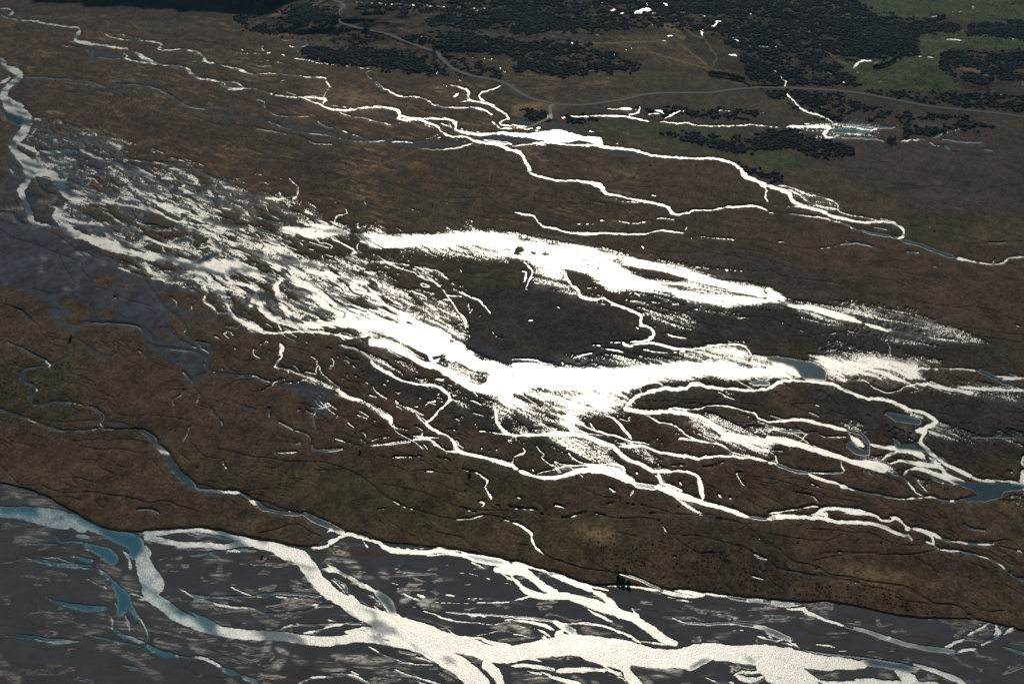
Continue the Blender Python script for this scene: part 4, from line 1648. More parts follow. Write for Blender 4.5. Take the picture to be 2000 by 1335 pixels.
# ground cover zones: name, softness in photo pixels, polygon in photo pixels
def hexl(r, g, b):
    f = lambda c: ((c / 255 + 0.055) / 1.055) ** 2.4 if c > 10 else c / 255 / 12.92
    return (f(r), f(g), f(b))
COVER = {                                   # true surface colours
 'tussock': hexl(76, 63, 48), 'heath': hexl(66, 57, 52), 'rust': hexl(76, 60, 48), 'olive': hexl(71, 64, 42),
 'pasture': hexl(59, 75, 41), 'straw': hexl(124, 104, 74), 'silt': hexl(65, 71, 79), 'sand': hexl(71, 74, 77),
 'peat': hexl(52, 47, 44), 'upland': hexl(66, 57, 45), 'scrubfloor': hexl(54, 51, 40), 'bog': hexl(63, 60, 40)}
ZONES = [
 ('upland', 6, [(-800,-900),(2800,-900),(2800,330),(2000,290),(1700,262),(1400,240),(1100,228),(985,235),(960,180),(880,150),(720,132),(600,110),(590,80),(500,70),(-800,20)]),
 ('olive', 8, [(1150,30),(1290,40),(1420,120),(1460,170),(1300,165),(1100,165),(1180,120),(1100,80)]),
 ('straw', 10, [(600,160),(700,175),(780,200),(820,235),(700,240),(590,200)]) ,
 ('straw', 8, [(1180,75),(1290,70),(1330,90),(1390,130),(1290,112),(1220,98)]),
 ('straw', 5, [(1000,205),(1090,195),(1090,212),(1000,225)]),
 ('straw', 3, [(530,30),(600,5),(640,0),(640,14),(580,24),(540,36)]),
 ('straw', 4, [(500,45),(600,62),(612,74),(520,70)]),
 ('scrubfloor', 9, [(1000,-200),(1660,-200),(1700,100),(1640,180),(1500,165),(1400,60),(1180,20),(1010,30)]),
 ('scrubfloor', 8, [(1560,180),(2000,190),(2000,240),(1900,225),(1700,205)]),
 ('pasture', 2, [(1647,147),(1707,135),(1750,120),(1775,106),(1795,100),(1800,75),(1810,62),(1875,57),(2300,60),(2300,92),(1862,95),(1842,105),(1836,122),(1850,145),(1870,162),(1879,180),(1775,176),(1700,175),(1680,172)]),
 ('pasture', 2, [(1682,5),(1725,-10),(1725,-60),(2300,-60),(2300,45),(1890,44),(1842,24),(1817,25),(1812,37),(1725,36),(1692,27)]),
 ('pasture', 2, [(1655,115),(1755,107),(1745,117),(1707,130),(1685,137),(1648,147),(1640,140)]),
 ('pasture', 1, [(1560,0),(1680,-5),(1690,0),(1650,8)]),
 ('pasture', 6, [(1110,233),(1210,237),(1325,245),(1500,249),(1560,262),(1500,275),(1400,270),(1380,275),(1480,295),(1500,312),(1440,310),(1340,295),(1280,272),(1180,258),(1115,248)]),
 ('pasture', 4, [(1490,290),(1550,300),(1600,308),(1590,330),(1500,335),(1470,320)]),
 ('olive', 10, [(1300,280),(1400,285),(1500,330),(1520,345),(1460,330)]),
 ('heath', 12, [(1590,280),(1700,275),(2600,300),(2600,440),(1800,430),(1700,370),(1620,345),(1560,330)]),
 ('heath', 8, [(1100,212),(1250,212),(1500,225),(1560,240),(1500,245),(1300,240),(1090,228)]),
 ('heath', 8, [(1380,238),(1640,262),(1700,270),(1580,275),(1400,250)]),
 ('olive', 12, [(1600,330),(1740,380),(1800,420),(1700,400),(1560,360)]),
 ('olive', 12, [(1700,430),(2000,430),(2200,470),(2000,480),(1900,470),(1760,470)]),
 ('olive', 14, [(1640,540),(1720,545),(1760,590),(1700,600),(1650,575)]),
 ('olive', 12, [(1010,430),(1150,440),(1400,455),(1500,470),(1480,485),(1250,470),(1100,465),(1000,445)]),
 ('heath', 14, [(1300,480),(1500,490),(1640,560),(1650,600),(1500,560),(1330,510)]),
 ('rust', 20, [(250,250),(420,300),(600,320),(660,420),(560,400),(440,350),(330,310),(240,285)]),
 ('rust', 25, [(560,210),(900,230),(1000,280),(900,270),(640,250)]),
 ('olive', 20, [(620,340),(820,350),(1000,390),(1020,440),(800,440),(660,410)]),
 ('rust', 20, [(150,700),(400,690),(430,780),(380,870),(250,830),(180,760)]),
 ('rust', 22, [(420,640),(640,660),(860,740),(980,820),(700,840),(560,790),(440,770)]),
 ('rust', 25, [(0,830),(250,850),(400,960),(500,1000),(450,1040),(250,1030),(120,960),(0,920)]),
 ('bog', 14, [(-100,680),(120,690),(160,760),(140,830),(40,830),(-100,820)]),
 ('olive', 22, [(500,905),(700,905),(900,960),(1010,1080),(900,1060),(700,1020),(520,980)]),
 ('olive', 16, [(350,880),(440,890),(500,960),(420,950)]),
 ('olive', 20, [(820,870),(1000,900),(1080,1000),(940,990),(840,920)]),
 ('olive', 18, [(1000,1010),(1200,1010),(1320,1090),(1200,1120),(1030,1060)]),
 ('bog', 12, [(900,480),(980,500),(1010,560),(960,590),(910,560)]),
 ('bog', 10, [(560,465),(720,490),(900,490),(960,520),(900,520),(740,500),(690,500),(600,500)]),
 ('peat', 14, [(920,560),(1010,560),(1150,600),(1290,660),(1480,690),(1340,700),(1100,700),(930,690),(900,640)]),
 ('peat', 14, [(1230,560),(1500,600),(1640,640),(1860,680),(1700,690),(1400,680),(1260,640)]),
 ('peat', 10, [(1500,590),(1700,600),(1990,670),(1990,720),(1760,690),(1560,650)]),
 ('peat', 10, [(1000,520),(1100,560),(1200,600),(1100,600),(1010,570)]),
 ('peat', 12, [(640,680),(900,760),(1100,830),(1250,880),(1100,900),(900,830),(700,740)]),
 ('peat', 14, [(1600,740),(1960,760),(2060,820),(2020,900),(1900,900),(1700,850),(1560,780)]),
 ('peat', 14, [(1250,760),(1500,760),(1480,800),(1300,800)]),
 ('rust', 20, [(1200,800),(1400,860),(1700,900),(1900,1000),(1960,1040),(1700,1010),(1500,950),(1200,900)]),
 ('rust', 18, [(1120,1090),(1400,1100),(1600,1150),(1800,1195),(1600,1165),(1400,1150),(1200,1130)]),
 ('straw', 14, [(1600,1120),(1720,1110),(1830,1150),(1780,1150),(1680,1140)]),
 ('straw', 10, [(1100,1020),(1200,1030),(1210,1060),(1140,1050)]),
 # the dry grey outwash fan on the left
 ('silt', 2.5, [(-500,320),(0,350),(50,354),(60,440),(120,460),(160,470),(225,510),(300,550),(375,560),(392,577),(425,622),(425,632),(370,618),(325,608),(330,640),(352,668),(405,668),(415,700),(390,730),(380,760),(365,720),(300,690),(260,635),(175,630),(150,655),(120,640),(100,620),(90,595),(40,565),(0,558),(-500,560)]),
 ('silt', 5, [(15,260),(60,235),(120,255),(180,262),(200,290),(260,320),(400,345),(520,400),(420,430),(420,500),(520,520),(600,560),(720,600),(760,640),(600,610),(480,600),(380,560),(250,500),(150,460),(80,440),(40,390),(10,340)]),
 ('silt', 3, [(560,760),(610,755),(645,775),(640,800),(650,812),(625,805),(600,780)]),
 ('silt', 8, [(800,640),(905,700),(1000,730),(1200,740),(1480,720),(1480,700),(1200,700),(1000,700),(900,650)]),
 # turf islands standing on the grey fan
 ('tussock', 1.2, [(185,558),(193,531),(215,533),(232,541),(222,555),(214,562),(196,560)]),
 ('tussock', 1.2, [(226,553),(232,547),(255,561),(262,575),(236,563)]),
 ('tussock', 1.5, [(252,544),(275,548),(300,565),(300,575),(330,565),(372,575),(398,590),(410,610),(425,625),(395,620),(360,607),(330,590),(305,580),(290,562)]),
 ('tussock', 1.2, [(114,580),(145,580),(152,590),(165,588),(180,600),(185,612),(165,618),(140,608),(120,598)]),
 ('tussock', 1.2, [(182,622),(200,602),(215,603),(230,615),(222,622),(205,624)]),
 ('tussock', 1.2, [(114,623),(130,612),(150,612),(172,625),(165,632),(150,640),(125,630)]),
 ('tussock', 1.2, [(153,632),(200,630),(225,635),(262,645),(285,680),(240,672),(170,650),(150,645)]),
 ('tussock', 1.2, [(210,592),(228,592),(230,597),(215,597)]),
 ('tussock', 2, [(-200,560),(35,562),(60,575),(90,600),(98,625),(125,645),(150,668),(145,690),(60,700),(-200,700)]),
 ('tussock', 1.2, [(302,628),(330,655),(345,668),(320,668),(300,648)]),
 ('tussock', 1.2, [(372,648),(395,655),(405,668),(375,668)]),
 ('rust', 1.2, [(60,345),(75,345),(80,370),(108,382),(112,388),(90,385),(62,372)]),
 ('rust', 1.2, [(452,552),(465,530),(500,540),(540,550),(520,560),(490,560)]),
 ('rust', 1.2, [(500,514),(525,520),(553,538),(530,540),(500,530)]),
 ('tussock', 2, [(175,395),(270,435),(275,465),(250,455),(200,440)]),
 ('tussock', 2, [(270,440),(375,450),(410,475),(408,490),(370,475),(300,470)]),
 ('bog', 2, [(205,345),(255,370),(255,378),(215,370)]),
]
RIVERBED = [p for p in BANK] + [(2600, 1400), (2600, 4000), (-600, 4000), (-600, 870)]
SANDTURF = [   # small turf scraps left on the river sand
 (1.0, [(645,1065),(665,1066),(690,1074),(757,1080),(745,1087),(700,1085),(660,1078)]),
 (1.0, [(500,1082),(540,1092),(570,1100),(545,1098),(500,1088)]),
 (1.2, [(485,1080),(500,1083),(500,1091),(490,1090)]),
]
SCRUB = [      # density of dark scrub per zone
 (.62, [(1000,-60),(1660,-60),(1690,20),(1800,40),(1790,100),(1700,115),(1640,110),(1560,90),(1430,70),(1320,50),(1200,55),(1000,65)]),
 (.55, [(1000,80),(1140,85),(1250,120),(1240,150),(1100,148),(1000,140)]),
 (.9, [(1640,62),(1790,58),(1790,100),(1760,112),(1650,112),(1640,90)]),
 (.9, [(1725,36),(1810,40),(1880,48),(1870,60),(1800,62),(1740,55)]),
 (.95, [(1890,46),(2100,46),(2100,70),(1990,75),(1890,66)]),
 (.9, [(1820,26),(1842,26),(1842,40),(1822,38)]),
 (.8, [(1845,98),(2100,98),(2100,160),(1990,155),(1940,160),(1920,140),(1870,125),(1860,150),(1838,125)]),
 (.95, [(1880,148),(1930,150),(1938,162),(1915,166),(1890,160)]),
 (.75, [(1690,177),(1880,180),(2100,195),(2100,222),(1900,212),(1780,200),(1700,185)]),
 (.5, [(1400,60),(1500,60),(1560,75),(1600,110),(1650,140),(1680,172),(1500,168),(1460,150),(1450,120)]),
 (.5, [(1500,176),(1640,185),(1700,210),(1640,240),(1540,215),(1500,190)]),
 (.7, [(1460,140),(1490,145),(1495,168),(1460,166)]),
 (.45, [(1700,205),(1880,225),(1950,260),(1800,255),(1700,240)]),
 (.9, [(1765,244),(1850,248),(1850,262),(1765,264)]),
 (.85, [(1500,250),(1560,255),(1568,272),(1640,280),(1670,298),(1640,308),(1590,305),(1540,290),(1500,292),(1440,295),(1370,282),(1320,270),(1260,258),(1330,262),(1420,270),(1500,265)]),
 (.7, [(1420,312),(1520,340),(1535,352),(1500,348),(1450,330)]),
 (.75, [(575,5),(640,10),(650,40),(600,55),(560,30)]),
 (.9, [(590,105),(620,95),(700,92),(790,100),(840,110),(830,125),(880,140),(880,150),(720,133),(640,125)]),
 (.8, [(880,60),(1000,80),(1000,105),(860,100),(850,85)]),
 (.6, [(860,30),(1000,10),(1000,50),(900,55),(830,45)]),
 (.6, [(690,0),(1000,-10),(1000,15),(800,25),(700,20)]),
 (.5, [(640,62),(800,72),(900,60),(880,80),(760,88),(650,80)]),
 (.7, [(870,105),(980,140),(980,160),(900,150),(850,120)]),
 (.85, [(1020,212),(1070,215),(1070,232),(1030,228)]),
 (.9, [(1120,225),(1160,226),(1170,236),(1110,232)]),
 (.7, [(1200,210),(1300,215),(1400,215),(1500,220),(1450,235),(1300,225)]),
 (.8, [(1010,20),(1130,30),(1200,60),(1060,60),(1000,50)]),
 (.35, [(500,40),(560,60),(600,70),(560,75),(500,60)]),
 (.22, [(430,0),(640,0),(700,60),(620,80),(480,60)]),
 (.5, [(590,95),(600,90),(615,97),(600,105)]),
]
TUSSOCKS = [   # thin scatter of small single bushes
 (.05, [(-50,60),(500,60),(600,120),(900,200),(1000,280),(1000,380),(700,340),(300,260),(60,200),(-50,100)]),
 (.16, [(1130,1030),(1500,1080),(1600,1120),(1750,1150),(1830,1195),(1700,1180),(1500,1160),(1300,1140),(1200,1120)]),
 (.05, [(1000,300),(1500,330),(1500,480),(1000,440)]),
 (.07, [(0,680),(150,700),(150,860),(0,830)]),
 (.05, [(1560,380),(1960,440),(1960,480),(1600,420)]),
 (.02, [(500,800),(1900,900),(1900,1180),(500,1000)]),
 (.06, [(590,330),(1000,380),(1000,440),(640,400)]),
 (.25, [(1500,1150),(1800,1190),(1830,1203),(1600,1172)]),
]
# ------------------------------------------------------------ survey lattice: one sample per photo pixel
X0, X1, Y0, Y1 = -420, 2420, -70, 1440
NX, NY = X1 - X0 + 1, Y1 - Y0 + 1
LX, LY = np.meshgrid(np.arange(X0, X1 + 1, dtype=np.float32), np.arange(Y0, Y1 + 1, dtype=np.float32))
GX, GY = ground(LX, LY); GX = GX.astype(np.float32); GY = GY.astype(np.float32)
PPM = scale_at(1000.0, LY[:, :1]).astype(np.float32)
# gentle meander of every traced edge
n1 = fbm(GX / 14, GY / 22, 3, 3) - .5; n2 = fbm(GX / 14, GY / 22, 3, 9) - .5
m1 = fbm(GX / 3.2, GY / 6, 2, 13) - .5; m2 = fbm(GX / 3.2, GY / 6, 2, 19) - .5
WX = LX + 5.0 * n1 + 3.2 * m1; WY = LY + 3.4 * n2 + 2.4 * m2

OY = {0: 0, 1: 334, 2: 668, 3: 1001}
def parse():
    lines, polys = [], []
    for (tx, ty), txt in SHEETS.items():
        ox, oy = tx * 500, OY[ty]
        for row in txt.strip().splitlines():
            row = row.strip()
            if not row: continue
            kind = row[0]; rest = row[1:].strip(); dens = 1.0
            if kind == 'F':
                d, rest = rest.split(' ', 1); dens = float(d)
            pts, w = [], 2.0
            for tok in rest.split(';'):
                v = [float(q) for q in tok.split()]
                if len(v) > 2: w = v[2]
                pts.append((ox + v[0] / 4, oy + v[1] / 4, w))
            (polys if kind in 'FCE' else lines).append((kind, dens, pts))
    for kind, pts in BEYOND: lines.append((kind, 1.0, [tuple(p) for p in pts]))
    return lines, polys
def smooth_line(pts, taper=False):
    p = np.array(pts, float)
    if len(p) < 3:
        t = np.linspace(0, 1, 5)[:, None]; p = p[0] * (1 - t) + p[-1] * t
    q = np.vstack([2 * p[0] - p[1], p, 2 * p[-1] - p[-2]]); out = []
    for i in range(1, len(q) - 2):
        a, b, c, d = q[i - 1], q[i], q[i + 1], q[i + 2]
        n = int(min(8, max(2, np.hypot(*(c - b)[:2]) / 7)))
        for k in range(n):
            t = k / n
            out.append(.5 * ((2 * b) + (c - a) * t + (2 * a - 5 * b + 4 * c - d) * t * t + (3 * b - a - 3 * c + d) * t ** 3))
    out.append(p[-1]); out = np.array(out); out[:, 2] = np.clip(out[:, 2], p[:, 2].min(), p[:, 2].max())
    if taper and out[:, 2].max() < 13:
        seg = np.r_[0, np.cumsum(np.hypot(np.diff(out[:, 0]), np.diff(out[:, 1])))]
        tl = min(8.0, seg[-1] * .35) + 1e-6
        k = np.clip(np.minimum(seg, seg[-1] - seg) / tl, 0, 1)
        out[:, 2] *= .40 + .60 * np.sqrt(k)
    return out
def stamp(field, pts, pad=5.0, grow=1.0, add=0.0, taper=True):
    """raise field to (half width - distance) along a line"""
    p = smooth_line(pts, taper)
    for a, b in zip(p[:-1], p[1:]):
        r = max(a[2], b[2]) * .5 * grow + add + pad + 6
        i0 = max(0, int(min(a[0], b[0]) - r - X0)); i1 = min(NX, int(max(a[0], b[0]) + r - X0) + 2)
        j0 = max(0, int(min(a[1], b[1]) - r - Y0)); j1 = min(NY, int(max(a[1], b[1]) + r - Y0) + 2)
        if i0 >= i1 or j0 >= j1: continue
        x = WX[j0:j1, i0:i1]; y = WY[j0:j1, i0:i1]
        dx, dy = b[0] - a[0], b[1] - a[1]; L = dx * dx + dy * dy + 1e-6
        t = np.clip(((x - a[0]) * dx + (y - a[1]) * dy) / L, 0, 1)
        d = np.hypot(x - a[0] - t * dx, y - a[1] - t * dy)
        hw = (a[2] + (b[2] - a[2]) * t) * .5 * grow + add
        np.maximum(field[j0:j1, i0:i1], (hw - d).astype(np.float32), out=field[j0:j1, i0:i1])
def inside(x, y, poly):
    r = np.zeros(x.shape, bool); n = len(poly)
    for i in range(n):
        xa, ya = poly[i][:2]; xb, yb = poly[i - 1][:2]
        if ya == yb: continue
        c = ((ya > y) != (yb > y)) & (x < (xb - xa) * (y - ya) / (yb - ya) + xa)
        r ^= c
    return r
def fill(poly, soft=0, warp=True):
    m = np.zeros((NY, NX), np.float32)
    xs = [p[0] for p in poly]; ys = [p[1] for p in poly]
    pad = 12 + soft * 3
    i0 = int(max(0, min(xs) - pad - X0)); i1 = int(min(NX, max(xs) + pad - X0 + 1))
    j0 = int(max(0, min(ys) - pad - Y0)); j1 = int(min(NY, max(ys) + pad - Y0 + 1))
    if i0 >= i1 or j0 >= j1: return m, (0, 1, 0, 1)
    src = (WX, WY) if warp else (LX, LY)
    s = inside(src[0][j0:j1, i0:i1], src[1][j0:j1, i0:i1], poly).astype(np.float32)
    if soft >= 1: s = blur(s, soft)
    m[j0:j1, i0:i1] = s
    return m, (j0, j1, i0, i1)

def qpts(txt, tx, ty): return [(tx * 500 + float(a.split()[0]) / 4, OY[ty] + float(a.split()[1]) / 4) for a in txt.split(';')]
ROAD = (qpts("560 -60;600 0;660 20;688 45;660 75;642 95;640 130;645 160;680 185;760 208;870 232;1000 258;1160 318;1300 370;1400 405;1440 440;1480 490;1560 545;1680 590;1820 615;1920 640", 1, 0)
      + qpts("0 680;60 725;160 770;300 803;400 818;540 820;720 800;880 775;1000 745;1130 728;1400 725;1560 722;1720 700;1860 688", 2, 0)
      + qpts("0 685;200 688;450 700;700 725;900 760;1100 800;1300 835;1600 865;1800 885;2000 912;2400 960;3000 1040", 3, 0))
SPUR = qpts("350 812;312 820;297 840;293 915;240 945;160 980;110 1000", 2, 0)
LINES, POLYS = parse()
NEG = -30.0
def field(): return np.full((NY, NX), NEG, np.float32)
fw, fc, fg, fd, ft, fs, fthin = [field() for _ in range(7)]
for kind, _, pts in LINES:
    thin = max(p[2] for p in pts)
    if kind == 'w': stamp(fthin if thin <= 3.2 else fw, pts, grow=.90 if thin > 9 else (.80 if thin > 6.5 else .66), add=.1)
    elif kind == 'c': stamp(fc, pts, grow=.90 if thin > 9 else .8, add=.15)
    elif kind == 'g': stamp(fg, pts, pad=7)
    elif kind == 'd': stamp(fd, pts, grow=.8)
    elif kind == 't': stamp(ft, pts)
    elif kind == 's': stamp(fs, pts, pad=10)
brk = uniform(fbm(GX / 5.5, GY / 9, 3, 201)); brk2 = fbm(GX / 1.6, GY / 3, 2, 207)
fthin = fthin - .28 * sstep(2.0, .5, fthin) - (.12 + .5 * brk) * sstep(250, 225, LY) * (LX > 640)
fd = np.maximum(fd, fthin - .5 - .5 * brk)                # creek bed where the water is hidden
fw = np.maximum(fw, fthin - 1.5 * sstep(.55, .95, brk) - .9 * (brk2 - .45))
fw = np.where(fw > -1.5, fw - 1.2 * (brk2 - .5) * (1 - .6 * sstep(4, 10, fw)), fw)
flood = np.zeros((NY, NX), np.float32); isle = np.zeros((NY, NX), np.float32)
for kind, dens, pts in POLYS:
    if kind == 'F':
        m, w = fill(pts, 3 if dens > .9 else 7)
        np.maximum(flood, m * dens, out=flood)
    elif kind == 'C':
        m, w = fill(pts, 0); fc = np.maximum(fc, np.where(m > .5, 3.0, NEG)); fw = np.where(m > .5, np.minimum(fw, 2.0), fw)
        flood *= (1 - m)
    elif kind == 'E':
        m, w = fill(pts, 2); np.maximum(isle, m, out=isle)
# direction of flow, world space
def rot(ax, ay, bx, by):
    p = ground(ax, ay); q = ground(bx, by)
    return math.atan2(float(q[1] - p[1]), float(q[0] - p[0]))
def streaks(ang, la, lb, seed, octv=4, warpm=9.0):
    c, s = math.cos(ang), math.sin(ang)
    u = (GX * c + GY * s); v = (-GX * s + GY * c)
    v = v + warpm * (fbm(u / 45, v / 45, 3, seed + 5) - .5) * 2
    return fbm(u / la, v / lb, octv, seed)
angA = rot(500, 500, 1000, 760); angB = rot(1000, 520, 1600, 640); angC = rot(400, 1200, 1600, 1290); angD = rot(200, 150, 1400, 420)
wB = sstep(900, 1100, LX) * sstep(760, 660, LY); 
sA = streaks(angA, 24, 2.5, 21, 5); sB = streaks(angB, 28, 2.6, 23, 5)
st = sA * (1 - wB) + sB * wB
grain = _rng.rand(NY, NX).astype(np.float32); fine = grain; fine = .55 * fine + .45 * blur(fine, 1, 1) * 1.0
speck = fbm(GX / 1.1, GY / 1.6, 2, 41)
coarse = uniform(.66 * uniform(st) + .16 * uniform(speck) + .22 * grain)
gran = uniform(.44 * uniform(st) + .10 * uniform(speck) + .50 * grain)
kf = sstep(.85, .45, flood)
nf = uniform(coarse * (1 - kf) + gran * kf + .10 * fine)
flood = flood * (1 - .93 * isle) * (.55 + .9 * uniform(fbm(GX / 24, GY / 30, 3, 221)) * sstep(.95, .6, flood) + .45 * sstep(.6, .95, flood))
wide = sstep(.25, .5, blur((fw > 0).astype(np.float32), 7, 1))
near_big = sstep(-3.5, 0, fw) * wide * (LY > 400) * (LX > 380) * (LY < 960) * sstep(.35, .6, fbm(GX / 20, GY / 26, 3, 231))
flood = np.maximum(flood, .30 * near_big * (1 - isle))
# hair-thin threads: level lines of a stretched noise, distance measured in photo pixels
def level_lines(ang, la, lb, seed, octv=3, level=.5):
    n = streaks(ang, la, lb, seed, octv, 14.0)
    gy_, gx_ = np.gradient(n); return np.abs(n - level) / (np.hypot(gx_, gy_) + .0022)
terrace = 1 - fill([(p[0], p[1]) for p in RIVERBED], 0)[0]
t1 = level_lines(angA, 52, 15, 501); t2 = level_lines(angA, 30, 8, 505, 3, .47); t3 = level_lines(angD, 60, 11, 509, 3, .5)
g1 = uniform(fbm(GX / 46, GY / 46, 3, 511)); g2 = uniform(fbm(GX / 22, GY / 30, 3, 513)); g3 = uniform(fbm(GX / 12, GY / 16, 3, 515))
lace = fill([(330,560),(640,640),(900,690),(1200,730),(1500,740),(2060,800),(2060,1010),(1700,990),(1350,960),(1000,900),(780,860),(600,820),(480,760),(380,680)], 18)[0]
lace2 = fill([(60,250),(260,280),(480,350),(640,430),(900,560),(900,660),(600,640),(380,560),(120,440),(60,330)], 8)[0]
southp = sstep(560, 640, LY) * terrace
fd = np.maximum(fd, np.where((g1 < .36) & (southp > .5), .45 - t1, NEG))
fd = np.maximum(fd, np.where((g2 < .20) & (southp > .5), .35 - t2, NEG))
fd = np.maximum(fd, np.where((g2 > .60) & (LY > 35) & (LY < 560) & (terrace > .5), .35 - t3, NEG))
thread = (t1 < .5) & (g1 < .52) & (g3 > .50) & (southp > .5) & (lace > .3) & (LX < 1600)
thread |= (t2 < .5) & (lace > .3) & (g3 > .5) & (g2 < .5) & (LX < 1300)
thread |= (t2 < .7) & (lace2 > .4) & (g3 > .40)
bars = uniform(streaks(angA, 20, 3.2, 521, 4)); cutb = (lace2 > .4) & (bars > .80) & (fw < 5)
thin_cut = (lace2 > .3) & (t1 < .7) & (g2 < .7)
fl_mask = ((flood > nf) | thread) & ~cutb & ~thin_cut
fw = np.where(cutb, -1, fw)
_sc = uniform(streaks(rot(500, 1180, 1100, 1215), 18, 1.8, 541, 4)); _se = np.where(terrace < .5, _sc, uniform(st))
fw = fw - (2.3 * (_se - .42) + .7 * (grain - .5)) * np.clip(blur((fw > 0).astype(np.float32), 3, 1) * 1.5, .15, 1)
_br = fill([(470,640),(640,690),(700,760),(830,850),(860,880),(1000,960),(1000,1000),(700,900),(500,860),(430,720)], 8)[0]
fw = fw - _br * (3.2 * (g3 - .3).clip(0, 1) + 1.6 * (grain - .5)) * (fw < 4)
ch = fw > 0; cm = (fc > 0) & ~(fw > 1.2)
hard = fw > .6
water = ch | cm | fl_mask
# the E islands do not cut traced channels; single photo-pixel noise along channel margins
riverbed_poly = [(p[0], p[1]) for p in RIVERBED]
bedm, _ = fill(riverbed_poly, 0); bed_soft = blur(bedm, 1, 1)
ripple = np.where(cm & ~ch, 0.0, 1.0).astype(np.float32)
ripple = np.where((fc > fw) & (fc > 0), 0.0, ripple)
_sl = streaks(rot(0, 450, 800, 760), 20, 4.5, 63); _sl = uniform(_sl)
sheltered = .30 * sstep(900, 500, LX) * (LY < 900) + .22 * sstep(1000, 500, LX) * (LY >= 900) + .06
ripple = ripple * (1 - .75 * sstep(sheltered + .10, sheltered - .10, _sl))
_w2 = blur(water.astype(np.float32), 4, 1); _wc = blur((water & (bedm > .5)).astype(np.float32), 6, 1)
ripple = np.where((bedm > .5) & (_wc > .55), blur(ripple, 5, 2), np.where(_w2 > .8, blur(ripple, 2, 2), blur(ripple, 1, 1)))
patch = fbm(GX / 16, GY / 22, 3, 61)
thinw = blur(water.astype(np.float32), 4, 1)
_lf = sstep(620, 120, LX) * bedm
ripple = np.clip(ripple * (1 - .42 * _lf) + (grain - .5) * .55 * _lf * (ripple > .2), 0, 1)
# little side streams keep calm reaches between their riffles
ripple = ripple * np.where((thinw < .38) & (patch > .62), .25, 1.0)
ripple = np.clip(ripple, 0, 1)

# ------------------------------------------------------------ height of the land
def dilate(m, r):
    o = m.copy()
    for dx in range(-r, r + 1):
        for dy in range(-r, r + 1):
            o |= np.roll(np.roll(m, dx, 1), dy, 0)
    return o
wet1 = dilate(water, 1)
near_wide = blur(water.astype(np.float32), 10, 2)
BEDZ, WATZ, SHORE = -.95, -.75, -.69
H = SHORE * np.clip(blur(dilate(water, 2).astype(np.float32), 1, 1) * 1.0, 0, 1)
H = np.minimum(H, SHORE * sstep(0.02, .45, blur(water.astype(np.float32), 5, 2)))
H = np.where(fd > -1.5, np.minimum(H, -.42 * sstep(-1.5, .6, fd)), H)
H = np.where(fg > -1.5, np.minimum(H, -.45 * sstep(-1.5, 1.5, fg)), H)
sandz = -.62 + .16 * (streaks(angC, 40, 7, 71) - .5) + .06 * (fbm(GX / 9, GY / 9, 3, 77) - .5)
H = H * (1 - bed_soft) + sandz * bed_soft
# uplands along the far edge
hillmask, _ = fill([(-900,-900),(2900,-900),(2900,215),(2000,205),(1700,150),(1500,150),(1200,120),(1000,130),(900,100),(830,100),(700,90),(620,85),(560,60),(520,40),(300,24),(100,0),(-900,-30)], 12, False)
hn = fbm(GX / 90, GY / 130, 4, 81); hn2 = fbm(GX / 28, GY / 34, 3, 87)
left = sstep(1100, 700, LX)
hills = hillmask * ((9 * left + 5) * sstep(480, 560, LX) * np.clip(hn - .38, 0, 1) * 2.2 + (2.0 * left + 1.2) * sstep(480, 560, LX) * (hn2 - .3))
calmland = (1 - bed_soft)
hills *= (1 - blur(near_wide, 6, 1)).clip(0, 1)
H = H + hills + .9 * (fbm(GX / 60, GY / 60, 3, 91) - .5) * (1 - np.clip(near_wide * 3, 0, 1)) * calmland
H = H.astype(np.float32)
H = np.where(wet1, SHORE + hills, np.maximum(H, SHORE + hills))
H = np.where(bed_soft > .5, np.where(wet1, SHORE, np.maximum(sandz, SHORE)), H)
ground_under = np.where(water, BEDZ + hills, H).astype(np.float32)
WZ = (WATZ + hills + .0 * H).astype(np.float32)
# ------------------------------------------------------------ colour of the land
def col(name): return np.array(COVER[name], np.float32)
C = np.empty((NY, NX, 3), np.float32); C[:] = col('tussock')
c1 = fbm(GX / 70, GY / 90, 4, 101)[..., None]; c2 = streaks(angD, 60, 9, 103)[..., None]
C = C * (1 - .45 * sstep(.5, .75, c1)) + col('rust') * .45 * sstep(.5, .75, c1)
C = C * (1 - .4 * sstep(.5, .3, c1)) + col('olive') * .4 * sstep(.5, .3, c1)
C = C * (1 - .35 * sstep(.52, .75, c2)) + col('heath') * .35 * sstep(.52, .75, c2)
for name, soft, poly in ZONES:
    m, (j0, j1, i0, i1) = fill(poly, int(soft))
    m = m[j0:j1, i0:i1, None]
    if soft >= 6:
        m = np.clip(m * (0.55 + .9 * c1[j0:j1, i0:i1]), 0, 1)
    C[j0:j1, i0:i1] = C[j0:j1, i0:i1] * (1 - m) + col(name) * m
# pale dry grass flecks on the upper plain
strawm = (sstep(.54, .70, streaks(angD, 14, 3.0, 111)) * sstep(.44, .60, fbm(GX / 70, GY / 50, 3, 113)) * (.5 + fine))[..., None]
upper = ((LY < 440) & (LX < 1250) & (LY > 30)).astype(np.float32)[..., None]
C = C + (col('straw') - C) * strawm * upper * .8
org = (sstep(.56, .68, fbm(GX / 7, GY / 9, 4, 119, .7)) * sstep(.45, .6, fbm(GX / 60, GY / 50, 2, 121)))[..., None]
C = C + (np.array(hexl(104, 78, 44), np.float32) - C) * org * upper * .6
darkm = (sstep(.56, .70, streaks(angD, 24, 3.0, 117)))[..., None]
C = C + (col('peat') * .7 - C) * darkm * upper * .65
